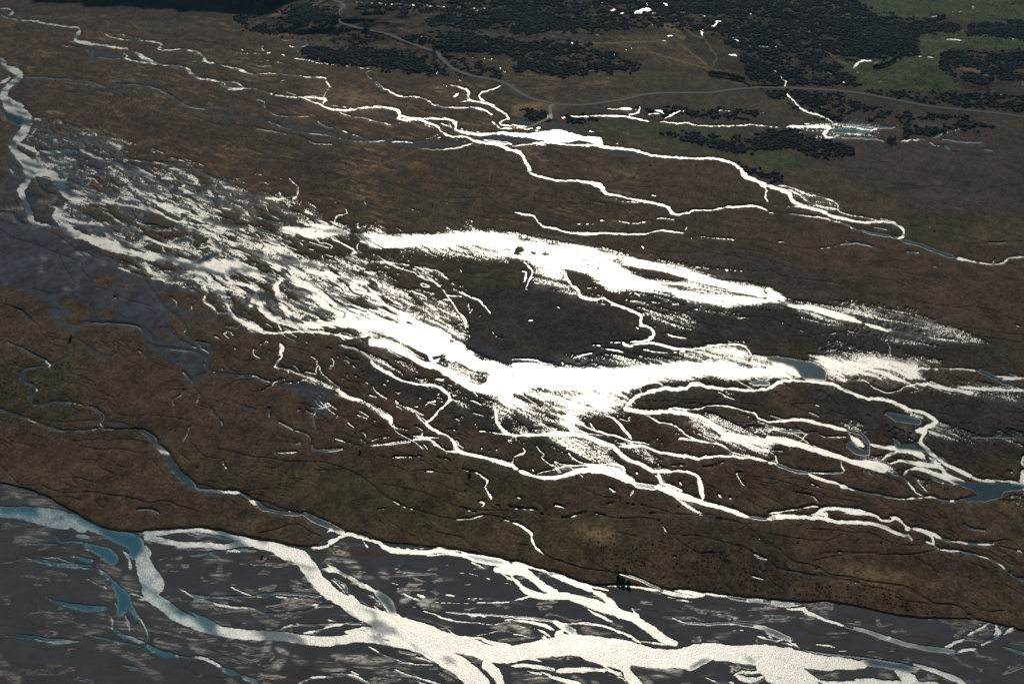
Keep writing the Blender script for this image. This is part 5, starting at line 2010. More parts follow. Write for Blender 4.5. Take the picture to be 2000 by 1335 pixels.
# scrub: where it grows, and the dark litter under it
scrub = np.zeros((NY, NX), np.float32)
for dens, poly in SCRUB:
    m, (j0, j1, i0, i1) = fill(poly, 4)
    np.maximum(scrub[j0:j1, i0:i1], m[j0:j1, i0:i1] * dens, out=scrub[j0:j1, i0:i1])
clump = uniform(.34 * uniform(fbm(GX / 30, GY / 22, 4, 301, .7)) + .16 * uniform(fbm(GX / 90, GY / 70, 2, 307)) + .50 * uniform(fbm(GX / 7, GY / 9, 4, 309, .75)))
roadway = np.zeros((NY, NX), bool)
for pts in (ROAD, SPUR):
    f = field(); stamp(f, [(x, y, 7.0) for x, y in pts], taper=False); roadway |= f > 0
scrub = np.where(dilate(water, 2) | roadway, 0, scrub)
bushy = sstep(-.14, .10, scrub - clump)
upl = hillmask * sstep(.5, .7, fbm(GX / 14, GY / 14, 3, 311))
past = np.zeros((NY, NX), np.float32)
for name, soft, poly in ZONES:
    if name == 'pasture': past = np.maximum(past, fill(poly, int(soft))[0])
for nm, kk, sd in (('heath', .7, 321), ('olive', .5, 331), ('straw', .35, 341)):
    q = (sstep(.55, .68, fbm(GX / 22, GY / 16, 4, sd, .6)) * kk * hillmask * (1 - .85 * past))[..., None]; C = C + (col(nm) - C) * q
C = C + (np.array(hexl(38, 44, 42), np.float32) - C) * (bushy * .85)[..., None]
mot = fbm(GX / 5, GY / 7, 4, 351, .75); mot2 = fbm(GX / 30, GY / 24, 4, 353, .6)
C = C * (1 + (1.5 * (mot - .5) + .9 * (mot2 - .5)) * (1 - bed_soft))[..., None].clip(.45, 1.6)
# damp ground and floods lie on peat
damp = np.clip(near_wide * 1.6, 0, 1)[..., None] * (1 - bed_soft[..., None])
C = C + (col('peat') - C) * damp * .55
isl = isle[..., None]
C = C + (np.where(c1 > .5, col('rust'), col('olive')) - C) * isl * .8
def lay(C, f, name, lo, hi, k=1.0):
    m = (sstep(lo, hi, f) * k)[..., None]
    return C + (np.asarray(name if not isinstance(name, str) else col(name)) - C) * m
C = lay(C, fg + 2.2 * m1 + 7 * (fbm(GX / 6, GY / 9, 3, 141, .65) - .56), 'silt', -1.5, 1.2, .75)
cur = rot(500, 1180, 1100, 1215)
sl1 = level_lines(cur, 60, 9, 531, 3); sl2 = level_lines(cur, 34, 5, 535, 3, .46); sg = uniform(fbm(GX / 26, GY / 18, 3, 537)); sg2 = uniform(fbm(GX / 12, GY / 9, 3, 539))
sand = col('sand') * (1 + .22 * (streaks(angC, 50, 8, 131)[..., None] - .5) + .16 * (fbm(GX / 5, GY / 5, 3, 133)[..., None] - .5))
sbr = (sstep(.64, .78, streaks(cur, 30, 3.0, 134, 4, 16.0)))[..., None]
sand = sand + (np.array(hexl(72, 64, 50), np.float32) - sand) * sbr * .6
sdk = np.maximum(sstep(1.5, .3, sl1) * (sg > .55), sstep(1.1, .2, sl2) * (sg2 > .6))[..., None]
sand = sand + (np.array(hexl(48, 50, 54), np.float32) - sand) * sdk * .75
C = C * (1 - bed_soft[..., None]) + sand * bed_soft[..., None]
for soft, poly in SANDTURF:
    m, w = fill(poly, int(soft)); C = C + (col('tussock') - C) * m[..., None]
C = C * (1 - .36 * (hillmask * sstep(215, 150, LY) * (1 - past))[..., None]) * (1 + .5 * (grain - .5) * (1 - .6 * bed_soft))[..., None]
C = lay(C, fd, hexl(50, 48, 42), -1.0, .6, .35)
C = lay(C, ft, 'straw', -.5, .6, .8)
C = np.where(water[..., None], np.array(hexl(70, 84, 84), np.float32), C)
# ------------------------------------------------------------ wet film on sand and silt
film = sstep(-7, 3, fs) * (.04 + 1.1 * sstep(.42, .66, streaks(angC, 22, 1.5, 151, 5, 8.0))) * (.4 + .6 * fine)
siltm, _ = fill(ZONES[[z[0] for z in ZONES].index('silt') ][2], 4)
snoise = streaks(angC, 24, 3.0, 155)
film = np.maximum(film, bedm * sstep(.70, .84, snoise) * .12)
film = np.maximum(film, bedm * np.maximum(sstep(1.0, .2, np.abs(sl1 - 1.6)) * (sg > .62) * (sg2 > .35), sstep(.9, .1, np.abs(sl2 - 1.2)) * (sg2 > .72)) * .95)
wetbelt = np.clip(flood, 0, .3) * sstep(.4, .6, st) * fine
film = np.maximum(film, wetbelt).astype(np.float32)
film = np.maximum(film, .5 * damp[..., 0] * sstep(.63, .78, speck * .5 + st * .5))

# ------------------------------------------------------------ meshes from the lattice
def sample(A, px, py):
    x = np.clip(px - X0, 0, NX - 1.001); y = np.clip(py - Y0, 0, NY - 1.001)
    xi = x.astype(int); yi = y.astype(int); fx = x - xi; fy = y - yi
    if A.ndim == 3: fx = fx[..., None]; fy = fy[..., None]
    return (A[yi, xi] * (1 - fx) + A[yi, xi + 1] * fx) * (1 - fy) + (A[yi + 1, xi] * (1 - fx) + A[yi + 1, xi + 1] * fx) * fy
def mesh_from(name, co, quads, attrs, mat, smooth=True):
    me = bpy.data.meshes.new(name)
    me.vertices.add(len(co)); me.vertices.foreach_set('co', np.ascontiguousarray(co, np.float32).ravel())
    n = len(quads); k = quads.shape[1]
    me.loops.add(n * k); me.loops.foreach_set('vertex_index', np.ascontiguousarray(quads, np.int32).ravel())
    me.polygons.add(n); me.polygons.foreach_set('loop_start', np.arange(0, n * k, k, dtype=np.int32))
    try: me.polygons.foreach_set('loop_total', np.full(n, k, np.int32))
    except Exception: pass
    if smooth: me.polygons.foreach_set('use_smooth', np.ones(n, bool))
    for an, av in attrs.items():
        if av.ndim == 2:
            a = me.attributes.new(an, 'FLOAT_COLOR', 'POINT')
            a.data.foreach_set('color', np.hstack([av, np.ones((len(av), 1))]).astype(np.float32).ravel())
        else:
            a = me.attributes.new(an, 'FLOAT', 'POINT'); a.data.foreach_set('value', av.astype(np.float32))
    me.update(calc_edges=True)
    if mat: me.materials.append(mat)
    o = bpy.data.objects.new(name, me); COL.objects.link(o)
    return o
def structure(o, label=None, cat=None, kind='structure'):
    o['kind'] = kind
    if label: o['label'] = label
    if cat: o['category'] = cat
    return o

# ------------------------------------------------------------ materials
def new_mat(name):
    m = bpy.data.materials.new(name); m.use_nodes = True
    t = m.node_tree; t.nodes.clear(); return m, t
class G:
    def __init__(s, t): s.t = t
    def n(s, typ, **kw):
        nd = s.t.nodes.new(typ)
        for k, v in kw.items(): setattr(nd, k, v)
        return nd
    def l(s, a, b): s.t.links.new(a, b)
    def attr(s, name, out='Fac'):
        a = s.n('ShaderNodeAttribute', attribute_name=name); return a.outputs[out]
    def noise(s, scale, detail=3, rough=.55, vec=None, scl=None):
        tc = s.n('ShaderNodeTexCoord'); v = tc.outputs['Object']
        if scl:
            mp = s.n('ShaderNodeMapping'); mp.inputs['Scale'].default_value = scl; s.l(v, mp.inputs[0]); v = mp.outputs[0]
        nn = s.n('ShaderNodeTexNoise'); nn.inputs['Scale'].default_value = scale
        nn.inputs['Detail'].default_value = detail; nn.inputs['Roughness'].default_value = rough
        s.l(v, nn.inputs['Vector']); return nn.outputs['Fac']
    def math(s, op, a, b=None, c=None, clamp=False):
        m = s.n('ShaderNodeMath', operation=op, use_clamp=clamp)
        for i, v in enumerate((a, b, c)):
            if v is None: continue
            if isinstance(v, (int, float)): m.inputs[i].default_value = v
            else: s.l(v, m.inputs[i])
        return m.outputs[0]
    def remap(s, v, a, b, c=0, d=1):
        m = s.n('ShaderNodeMapRange'); s.l(v, m.inputs[0])
        for i, q in enumerate((a, b, c, d)): m.inputs[1 + i].default_value = q
        return m.outputs[0]
    def mixc(s, f, a, b, mode='MIX'):
        m = s.n('ShaderNodeMix', data_type='RGBA', blend_type=mode)
        for sock, v in ((m.inputs[0], f), (m.inputs[6], a), (m.inputs[7], b)):
            if isinstance(v, (int, float)): sock.default_value = v
            elif isinstance(v, tuple): sock.default_value = (*v, 1) if len(v) == 3 else v
            else: s.l(v, sock)
        return m.outputs[2]
    def bump(s, h, strength, dist):
        b = s.n('ShaderNodeBump'); b.inputs['Strength'].default_value = strength; b.inputs['Distance'].default_value = dist
        s.l(h, b.inputs['Height']); return b.outputs[0]
def ground_material():
    m, t = new_mat("valley_ground"); g = G(t)
    base = g.attr('cover', 'Color'); film = g.attr('film')
    sandy = g.attr('sandy')
    n_f = g.noise(.42, 4, .7); n_m = g.noise(.09, 4, .6); n_t = g.noise(1.1, 2, .7)
    veg = g.math('MULTIPLY_ADD', g.remap(n_f, .28, .72, .45, 1.55), 1.0, 0.0)
    veg2 = g.remap(n_t, .3, .7, .58, 1.45)
    vv = g.math('MULTIPLY', veg, veg2)
    vv = g.math('MULTIPLY', vv, g.remap(n_m, .3, .7, .78, 1.25))
    sm = g.remap(n_m, .3, .7, .88, 1.12)
    amp = g.mixc(sandy, vv, sm)
    colr = g.mixc(1.0, base, amp, 'MULTIPLY')
    hue = g.mixc(g.math('MULTIPLY', g.remap(n_f, .52, .72, 0, .35), g.math('SUBTRACT', 1.0, sandy)), colr, (.17, .10, .045))
    b = g.n('ShaderNodeBsdfPrincipled'); g.l(hue, b.inputs['Base Color'])
    b.inputs['Roughness'].default_value = .95; b.inputs['Specular IOR Level'].default_value = .1
    hh = g.math('ADD', g.math('MULTIPLY', n_f, 1.0), g.math('MULTIPLY', n_t, .35))
    bstr = g.n('ShaderNodeBump'); bstr.inputs['Distance'].default_value = .55
    g.l(g.remap(sandy, 0, 1, .8, .06), bstr.inputs['Strength']); g.l(hh, bstr.inputs['Height'])
    g.l(bstr.outputs[0], b.inputs['Normal'])
    gl = g.n('ShaderNodeBsdfGlossy'); gl.inputs['Roughness'].default_value = .56
    gl.inputs['Color'].default_value = (.26, .25, .235, 1)
    nn = g.bump(g.noise(.8, 2, .5), .12, .3); g.l(nn, gl.inputs['Normal'])
    ff = g.math('MULTIPLY', film, g.remap(g.noise(.55, 5, .78, scl=(.45, 1.5, 1)), .40, .58, .05, 1), clamp=True)
    mx = g.n('ShaderNodeMixShader'); g.l(ff, mx.inputs[0]); g.l(b.outputs[0], mx.inputs[1]); g.l(gl.outputs[0], mx.inputs[2])
    o = g.n('ShaderNodeOutputMaterial'); g.l(mx.outputs[0], o.inputs[0]); return m
def water_material():
    m, t = new_mat("glacial_water"); g = G(t)
    rip = g.attr('ripple')
    d = g.n('ShaderNodeBsdfDiffuse')
    pn = g.noise(.03, 3, .5)
    cc = g.mixc(g.attr('teal'), g.mixc(g.remap(pn, .35, .65), (.014, .040, .055), (.03, .075, .09)), (.028, .13, .175))
    g.l(cc, d.inputs[0])
    gl = g.n('ShaderNodeBsdfGlossy')
    patch = g.noise(.11, 4, .65)
    r2 = g.math('MULTIPLY', rip, g.remap(patch, .30, .52, .55, 1.0))
    g.l(g.remap(r2, 0, 1, WR0, WR1), gl.inputs['Roughness'])
    gran = g.remap(g.noise(1.5, 3, .85), .36, .60, .66, 1.10)
    gc = g.mixc(r2, (WG0, WG0, WG0), (WG1, WG1 * .975, WG1 * .90)); gc = g.mixc(1.0, gc, gran, 'MULTIPLY'); g.l(gc, gl.inputs['Color'])
    wav = g.math('ADD', g.noise(2.6, 2, .7), g.math('MULTIPLY', g.noise(.9, 2, .6, scl=(1.6, .7, 1)), .8))
    bm = g.n('ShaderNodeBump'); bm.inputs['Distance'].default_value = .26
    g.l(g.remap(r2, 0, 1, .05, .55), bm.inputs['Strength']); g.l(wav, bm.inputs['Height'])
    g.l(bm.outputs[0], gl.inputs['Normal'])
    mx = g.n('ShaderNodeAddShader'); g.l(d.outputs[0], mx.inputs[0]); g.l(gl.outputs[0], mx.inputs[1])
    o = g.n('ShaderNodeOutputMaterial'); g.l(mx.outputs[0], o.inputs[0]); return m
WR0, WR1, WG0, WG1 = .22, .505, .05, .46
MAT_G = ground_material(); MAT_W = water_material()
def plain(name, c, rough=.8, var=.25, scale=1.0):
    m, t = new_mat(name); g = G(t)
    n = g.noise(scale, 3, .6); k = g.remap(n, .3, .7, 1 - var, 1 + var)
    cc = g.mixc(1.0, tuple(c), k, 'MULTIPLY')
    b = g.n('ShaderNodeBsdfPrincipled'); g.l(cc, b.inputs['Base Color']); b.inputs['Roughness'].default_value = rough
    b.inputs['Specular IOR Level'].default_value = .2
    o = g.n('ShaderNodeOutputMaterial'); g.l(b.outputs[0], o.inputs[0]); return m

# ------------------------------------------------------------ ground: one sheet to the horizon
def axis(lo, a, b, hi, step):
    mid = np.arange(a, b + step, step); out = []
    s = step; x = a
    pre = []
    while x > lo: s *= 1.25; x -= s; pre.append(max(x, lo))
    s = step; x = mid[-1]; post = []
    while x < hi: s *= 1.25; x += s; post.append(min(x, hi))
    return np.array(pre[::-1] + list(mid) + post)
gxs = axis(-2600, -60, 2060, 4600, 1.4)
gys_mid = np.arange(-40, 1380, 1.4)
top = [-40.0]
s = 1.5
while top[-1] > -719: s *= 1.06; top.append(top[-1] - s)
top = [y for y in top if y > -685] + [-693.0, -700.0]
bot = [gys_mid[-1]]; s = 1.4
while bot[-1] < 3200: s *= 1.2; bot.append(bot[-1] + s)
gys = np.array(top[:0:-1] + list(gys_mid) + bot[1:])
PX, PY = np.meshgrid(gxs, gys)
hz = sample(ground_under, PX, PY)
outside = (PX < X0) | (PX > X1) | (PY < Y0) | (PY > Y1)
edgef = np.clip(np.maximum(np.maximum(X0 - PX, PX - X1), np.maximum(Y0 - PY, PY - Y1)) / 60, 0, 1)
hz = hz * (1 - edgef)
wx, wy = ground(PX, PY, hz)
co = np.stack([wx, wy, hz], -1).reshape(-1, 3)
nyg, nxg = PX.shape
idx = np.arange(nyg * nxg).reshape(nyg, nxg)
quads = np.stack([idx[1:, :-1], idx[1:, 1:], idx[:-1, 1:], idx[:-1, :-1]], -1).reshape(-1, 4)
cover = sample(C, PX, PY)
lum = cover.mean(-1, keepdims=True)
keepc = sample(bed_soft, PX, PY)
ef = (edgef * .6 * (1 - keepc))[..., None]
cover = cover * (1 - ef) + np.array(COVER['tussock']) * ef
sandy_l = np.clip(np.maximum(bed_soft, sstep(-1, 1, fg)), 0, 1)
sil = np.zeros((NY, NX), np.float32)
for name, soft, poly in ZONES:
    m, w = fill(poly, int(soft))
    if name == 'silt': sil = np.maximum(sil, m)
    elif name in ('tussock', 'rust', 'bog') and soft <= 2: sil *= (1 - m)
sandy_l = np.maximum(sandy_l, sil)
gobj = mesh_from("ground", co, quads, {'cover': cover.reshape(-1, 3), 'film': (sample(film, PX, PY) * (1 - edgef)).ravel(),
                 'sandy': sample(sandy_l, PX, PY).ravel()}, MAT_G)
structure(gobj, "brown tussock plain with grey river sand in the foreground and dark scrubby uplands behind", "ground")

# ------------------------------------------------------------ water: sheets lying on the lattice
wx1, wy1 = ground(LX, LY, WZ)
teal = np.clip(bedm * sstep(620, 300, LX) + .18 * 0 + .25 * bedm + .9 * (LY < 300) * (LX > 1380), 0, 1)  # silty teal of the main river; far ponds: blue sky reflection put into diffuse colour
wcell = water[:-1, :-1]
class_id = np.zeros((NY, NX), np.int8)                    # 0 streams
big = blur(water.astype(np.float32), 5, 1)
class_id[(LY < 420) & (LX < 2300)] = 1                    # upper river
class_id[(flood > .25) | ((LX < 640) & (LY > 110) & (LY < 660))] = 2
class_id[(LY > 690) & (LX > 830)] = 2
class_id[(LY < 232) & (LX > 1000)] = 4
class_id[(LY < 232) & (LX > 680) & (LY < 160 + 0 * LX) & (LX > 820)] = 4
class_id[(LX > 1380) & (LY < 300) & (LY < 250 + (LX - 1380) * .12)] = 4
class_id[((LX < 700) & (LY > 620) & (LY < 1060)) | ((LX < 1250) & (LY > 660 + .30 * np.abs(LX - 400)) & (LY > 900)) ] = 3
class_id[bedm > .5] = 0
NAMES = {0: ('river', 'broad braided river glittering silver and teal across the grey sand in the foreground'),
         1: ('river', 'narrow silver river winding across the upper brown plain'),
         2: ('floodwater', 'wide sheet of shallow braided water blazing with sun glint across the middle of the plain'),
         3: ('stream', 'thin creeks and side streams cut into the brown lower left plain'),
         4: ('ponds', 'scattered small ponds and wet ditches glinting among the far scrub')}
jj, ii = np.nonzero(wcell)
cid = class_id[jj, ii]
for k, (nm, lb) in NAMES.items():
    s_ = cid == k; a = jj[s_]; b = ii[s_]
    v = np.stack([a * NX + b, a * NX + b + 1, (a + 1) * NX + b + 1, (a + 1) * NX + b], -1)
    v = v[:, ::-1]
    u, inv = np.unique(v.ravel(), return_inverse=True)
    co = np.stack([wx1.ravel()[u], wy1.ravel()[u], WZ.ravel()[u]], -1)
    o = mesh_from(nm, co, inv.reshape(-1, 4), {'ripple': ripple.ravel()[u], 'teal': teal.ravel()[u]}, MAT_W)
    structure(o, lb, 'water')
# ------------------------------------------------------------ terrain height at a photo point
def at(px, py, dz=0.0):
    h = float(sample(H, np.array([px], float), np.array([py], float))[0])
    x, y = ground(px, py, h); return Vector((float(x), float(y), h + dz))
# ------------------------------------------------------------ road
def ribbon(name, pts, width, lift, mat, label):
    p = smooth_line([(x, y, 0) for x, y in pts])[:, :2]
    hh = sample(H, p[:, 0], p[:, 1])
    k = np.ones(9) / 9; hh2 = np.convolve(np.pad(hh, 4, mode='edge'), k, 'valid')
    hh = np.maximum(hh, hh2) + lift
    x, y = ground(p[:, 0], p[:, 1], hh); x = np.asarray(x); y = np.asarray(y)
    tx = np.gradient(x); ty = np.gradient(y); L = np.hypot(tx, ty) + 1e-6; nx_, ny_ = -ty / L, tx / L
    rows = [(-.5 * width - .8, -.9), (-.5 * width, 0), (0, .06), (.5 * width, 0), (.5 * width + .8, -.9)]
    v = [(x[i] + nx_[i] * o, y[i] + ny_[i] * o, hh[i] + dz) for i in range(len(x)) for o, dz in rows]
    f = [(i * 5 + j, (i + 1) * 5 + j, (i + 1) * 5 + j + 1, i * 5 + j + 1) for i in range(len(x) - 1) for j in range(4)]
    me = bpy.data.meshes.new(name); me.from_pydata(v, [], [q[::-1] for q in f]); me.update(); me.materials.append(mat)
    o = bpy.data.objects.new(name, me); COL.objects.link(o); return structure(o, label, 'road')
MAT_ASPH = plain('asphalt', hexl(52, 58, 64), .8, .12, .3)
MAT_VERGE = plain('gravel_verge', hexl(68, 60, 45), .9, .2, .6)
ribbon("road_verge", ROAD, 6.6, .10, MAT_VERGE, "pale gravel and grass verge on both sides of the highway")
ribbon("road", ROAD, 4.4, .22, MAT_ASPH, "grey two lane highway curving along the far edge of the plain")
ribbon("gravel_road", SPUR, 3.6, .15, plain('gravel', hexl(128, 122, 108), .9, .2, .6), "short gravel side road running down from the highway")

# ------------------------------------------------------------ mountain ridge beyond the far edge: throws the long shadow
def ridge():
    edge = [(-900, 2), (-300, -4), (30, -6), (62, 8), (100, 10), (155, 10), (160, 18), (250, 17), (300, 21), (335, 21), (345, 27), (400, 26), (480, 34), (520, 36), (560, 20)]
    rng = random.Random(5); n = 260; nr = 26
    xs = np.array([float(ground(a, b)[0]) for a, b in edge]); ys = np.array([float(ground(a, b)[1]) for a, b in edge])
    sx, sy = sdir.x, sdir.y; hl = math.hypot(sx, sy); sx /= hl; sy /= hl; tn = math.tan(_e)
    X = np.linspace(xs[0], xs[-1] + 260, n); Yb = np.interp(X, xs, ys)
    v = []
    for i in range(n):
        over = max(0, X[i] - xs[-1]) / 260
        s0 = 470 * (1 - .0 * over)
        jag = 5 * (vnoise(np.array([X[i] / 9.0]), np.array([0.5]), 3)[0] - .5) + 3 * (rng.random() - .5)
        ch_ = max(2.0, (s0 * tn + jag) * (1 - over) ** 1.4 - (0 if over == 0 else 30 * over))
        for j in range(nr):
            q = j / (nr - 1)
            if q < .5:
                s = 250 + (s0 - 250) * q * 2; z = ch_ * (q * 2) ** .9
            else:
                s = s0 + 900 * (q - .5) * 2; z = ch_ * (1 - (q - .5) * 2) ** 1.2
            rough = 14 * (fbm(np.array([X[i] / 55]), np.array([s / 70]), 4, 5)[0] - .5) * (1 if 0 < q < .46 or q > .54 else 0) * (1 - over)
            v.append((X[i] + sx * s, Yb[i] + sy * s, max(-6.0, z + rough - (6 if q in (0, 1) else 0))))
    f = [(i * nr + j, (i + 1) * nr + j, (i + 1) * nr + j + 1, i * nr + j + 1) for i in range(n - 1) for j in range(nr - 1)]
    me = bpy.data.meshes.new("hill"); me.from_pydata(v, [], f); me.update()
    me.materials.append(plain('hillside', hexl(84, 74, 56), .95, .4, .02))
    o = bpy.data.objects.new("hill", me); COL.objects.link(o)
    structure(o, "steep mountain ridge beyond the far edge of the plain throwing a long dark shadow", "hill")
ridge()

# ------------------------------------------------------------ scrub
import bmesh
def ico(sub):
    bm = bmesh.new(); bmesh.ops.create_icosphere(bm, subdivisions=sub, radius=1.0)
    v = np.array([q.co[:] for q in bm.verts]); f = np.array([[w.index for w in q.verts] for q in bm.faces]); bm.free(); return v, f
rs = np.random.RandomState(11)
def pick(prob, n):
    """n lattice points drawn with a chance proportional to ground area times prob"""
    ppm = PPM; area = (1 / ppm) ** 2 / np.maximum(.05, (CAM_H / np.hypot(CAM_H, GY[:, :1])))
    w = (prob * area).ravel().astype(np.float64); c = np.cumsum(w)
    k = np.searchsorted(c, rs.rand(n) * c[-1]); k = np.clip(k, 0, NX * NY - 1)
    px = LX.ravel()[k] + rs.rand(n) - .5; py = LY.ravel()[k] + rs.rand(n) - .5
    return px, py, c[-1]
MAT_SCRUB = plain('scrub_foliage', hexl(36, 46, 44), .95, .45, .7)
MAT_BUSH = plain('bush_foliage', hexl(54, 48, 38), .95, .35, 1.5)
def scatter(name, prob, n, r0, r1, mat, label, cat, sub=1, flat=.75):
    px, py, tot = pick(prob, n)
    hh = sample(H, px, py); x, y = ground(px, py, hh)
    tv, tf = ico(sub); nv = len(tv)
    r = r0 + (r1 - r0) * rs.rand(n) ** 1.6
    a = rs.rand(n) * 6.283; ca, sa = np.cos(a), np.sin(a)
    jit = 1 + .55 * (rs.rand(n, nv) - .5)
    q = tv[None] * jit[..., None] * r[:, None, None] * np.stack([np.ones(n) * 1.15, .8 + .4 * rs.rand(n), flat * (.7 + .6 * rs.rand(n))], -1)[:, None, :]
    vx = q[..., 0] * ca[:, None] - q[..., 1] * sa[:, None] + x[:, None]
    vy = q[..., 0] * sa[:, None] + q[..., 1] * ca[:, None] + y[:, None]
    vz = q[..., 2] + (hh + r * flat * .45)[:, None]
    co = np.stack([vx, vy, vz], -1).reshape(-1, 3)
    fs_ = (tf[None] + (np.arange(n) * nv)[:, None, None]).reshape(-1, 3)
    o = mesh_from(name, co, fs_, {}, mat, smooth=False)
    o['kind'] = 'stuff'; o['label'] = label; o['category'] = cat; return o
prob = sstep(-.12, .06, scrub - clump) * (scrub > .02) * (1 - bed_soft)
scatter('scrub', prob, 95000, .4, 1.75, MAT_SCRUB, 'dark dense scrub covering the far uplands beyond the highway', 'scrub')
stray = np.zeros((NY, NX), np.float32)
for dens, poly in TUSSOCKS:
    m, (j0, j1, i0, i1) = fill(poly, 6); np.maximum(stray[j0:j1, i0:i1], m[j0:j1, i0:i1] * dens, out=stray[j0:j1, i0:i1])
stray = np.where(wet1 | roadway, 0, stray)
stray2 = np.maximum(stray, .10 * hillmask * (1 - bed_soft) + .06 * (scrub > .02)) * (.15 + sstep(.45, .7, fbm(GX / 18, GY / 14, 3, 401)))
scatter('low_bushes', stray2 * ~roadway * ~wet1, 44000, .22, .6, MAT_BUSH, 'thin scatter of small dark bushes dotted over the brown plain', 'low bushes', sub=1)
# the nearest bushes, each one an object
def bush_mesh(seed):
    r = np.random.RandomState(seed); tv, tf = ico(2)
    co = tv * (1 + .5 * (r.rand(len(tv), 1) - .5)) * np.array([1, .95, .8]) + np.array([0, 0, .45])
    me = bpy.data.meshes.new("bush"); me.from_pydata(co.tolist(), [], tf.tolist()); me.update(); me.materials.append(MAT_BUSH); return me
bm_ = [bush_mesh(s) for s in range(4)]
nearp = stray * (LY > 1015) * (LX > 0) * (LX < 2000) * (stray > .10)
px, py, _ = pick(nearp, 240)
for i in range(240):
    o = bpy.data.objects.new("bush", bm_[i % 4]); COL.objects.link(o)
    o.location = at(px[i], py[i]); s_ = .26 + .28 * rs.rand() ** 2
    o.scale = (s_, s_, s_ * .9); o.rotation_euler = (0, 0, rs.rand() * 6)
    o['label'] = 'small dark bush among many on the brown bank above grey river sand'
    o['category'] = 'bush'; o['group'] = 'small dark bushes on the lower right bank'

# ------------------------------------------------------------ trees
MAT_BARK = plain('bark', hexl(96, 84, 70), .9, .3, 3)
def tube(bm, p0, p1, r0, r1, n=6):
    p0 = Vector(p0); p1 = Vector(p1); d = (p1 - p0).normalized(); a = d.orthogonal().normalized(); b = d.cross(a)
    ra = [bm.verts.new(p0 + (a * math.cos(t) + b * math.sin(t)) * r0) for t in [k * 2 * math.pi / n for k in range(n)]]
    rb = [bm.verts.new(p1 + (a * math.cos(t) + b * math.sin(t)) * r1) for t in [k * 2 * math.pi / n for k in range(n)]]
    for k in range(n): bm.faces.new((ra[k], ra[(k + 1) % n], rb[(k + 1) % n], rb[k]))
def link_mesh(name, bm, mat, parent):
    me = bpy.data.meshes.new(name); bm.to_mesh(me); bm.free(); me.materials.append(mat)
    o = bpy.data.objects.new(name, me); COL.objects.link(o); o.parent = parent; return o
def tree(name, px, py, h, w, leafmat, label, group=None, shape='round', nleaf=500, seed=1, bare=.0):
    r = random.Random(seed)
    root = bpy.data.objects.new(name, None); COL.objects.link(root); root.location = at(px, py)
    root['label'] = label; root['category'] = 'tree' if 'tree' in name or name in ('poplar', 'willow', 'conifer') else 'bush'
    if group: root['group'] = group
    bm = bmesh.new(); low = .28 if shape == 'round' else .08
    tube(bm, (0, 0, -.4), (0, 0, h * .55), w * .05 + .1, w * .03 + .05); tube(bm, (0, 0, h * .55), (0, 0, h * .93), w * .03 + .05, .03)
    tips = []
    for k in range(12):
        z = h * (low + (.8 - low) * r.random()); t = r.random() * 6.28
        rad = w * .5 * (.45 + .4 * r.random()) * (1 if shape == 'round' else .8)
        up = h * (.12 if shape == 'round' else .22)
        p1 = Vector((math.cos(t) * rad, math.sin(t) * rad, min(h * .97, z + up))); tips.append(p1)
        tube(bm, (0, 0, z), p1, w * .018 + .03, .02, 4)
    link_mesh("trunk", bm, MAT_BARK, root)
    bm = bmesh.new()
    cl = []
    for k in range(26):
        z = low + (1 - low) * r.random()
        if shape == 'round': prof = math.sqrt(max(0.02, 1 - ((z - .58) / .45) ** 2))
        elif shape == 'cone': prof = max(.06, 1.05 - z)
        else: prof = max(.1, math.sin(math.pi * min(1, z * .92 + .08)) ** .6)
        t = r.random() * 6.28; q = w * .5 * prof * math.sqrt(r.random()) * .85
        cl.append((Vector((math.cos(t) * q, math.sin(t) * q, z * h)), w * (.16 if shape == 'round' else .17)))
    for k in range(nleaf):
        c, cr = cl[r.randrange(len(cl))]
        p = c + Vector((r.gauss(0, 1), r.gauss(0, 1), r.gauss(0, .9))) * cr * .55
        if p.z < .1: p.z = .1
        s = (.16 + .22 * r.random()) * (w / 6) ** .5 * 1.2
        a = Vector((r.gauss(0, 1), r.gauss(0, 1), r.gauss(0, 1))).normalized(); b = a.orthogonal().normalized() * s; a = a.cross(b).normalized() * s * .8
        bm.faces.new([bm.verts.new(p + a + b), bm.verts.new(p - a + b), bm.verts.new(p - a - b), bm.verts.new(p + a - b)])
    link_mesh("crown", bm, leafmat, root)
    return root
L_GREEN = plain('willow_leaf', hexl(120, 132, 62), .8, .25, 1); L_DARK = plain('dark_leaf', hexl(48, 58, 40), .9, .3, 1)
L_TWIG = plain('bare_twigs', hexl(84, 74, 66), .9, .3, 1); L_PINE = plain('pine_needles', hexl(40, 52, 40), .9, .3, 1)
L_BUSHG = plain('yellow_green_leaf', hexl(104, 112, 50), .9, .3, 1)
tree('willow', 716, 58, 8.5, 11, L_GREEN, 'round light green tree standing alone beside the highway', shape='round', nleaf=1500, seed=3)
for i, (x, y, h) in enumerate([(650, 41, 14), (654, 41, 17), (658, 40, 16), (661, 37, 12)]):
    tree('poplar', x, y, h, 3.4, L_TWIG, 'tall bare poplar in the tight cluster beside the highway bend', 'bare poplars by the highway bend', 'column', 500, 20 + i)
tree('poplar', 846.5, 113, 17, 3.2, L_TWIG, 'taller of two slender poplars by the highway, right of the green tree', shape='column', nleaf=600, seed=31)
tree('poplar', 849.5, 114, 12.5, 3.0, L_TWIG, 'shorter of two slender poplars by the highway, right of the green tree', shape='column', nleaf=500, seed=32)
for i, (x, y, h, w, t) in enumerate([(527, 12, 6, 8, 'leftmost'), (537, 14, 8, 9, 'middle'), (547, 11, 6, 8, 'rightmost')]):
    tree('dark_tree', x, y, h, w, L_DARK, t + ' of three dark green trees on the pale hillside left of the highway', 'dark trees on the hillside', 'round', 900, 40 + i)
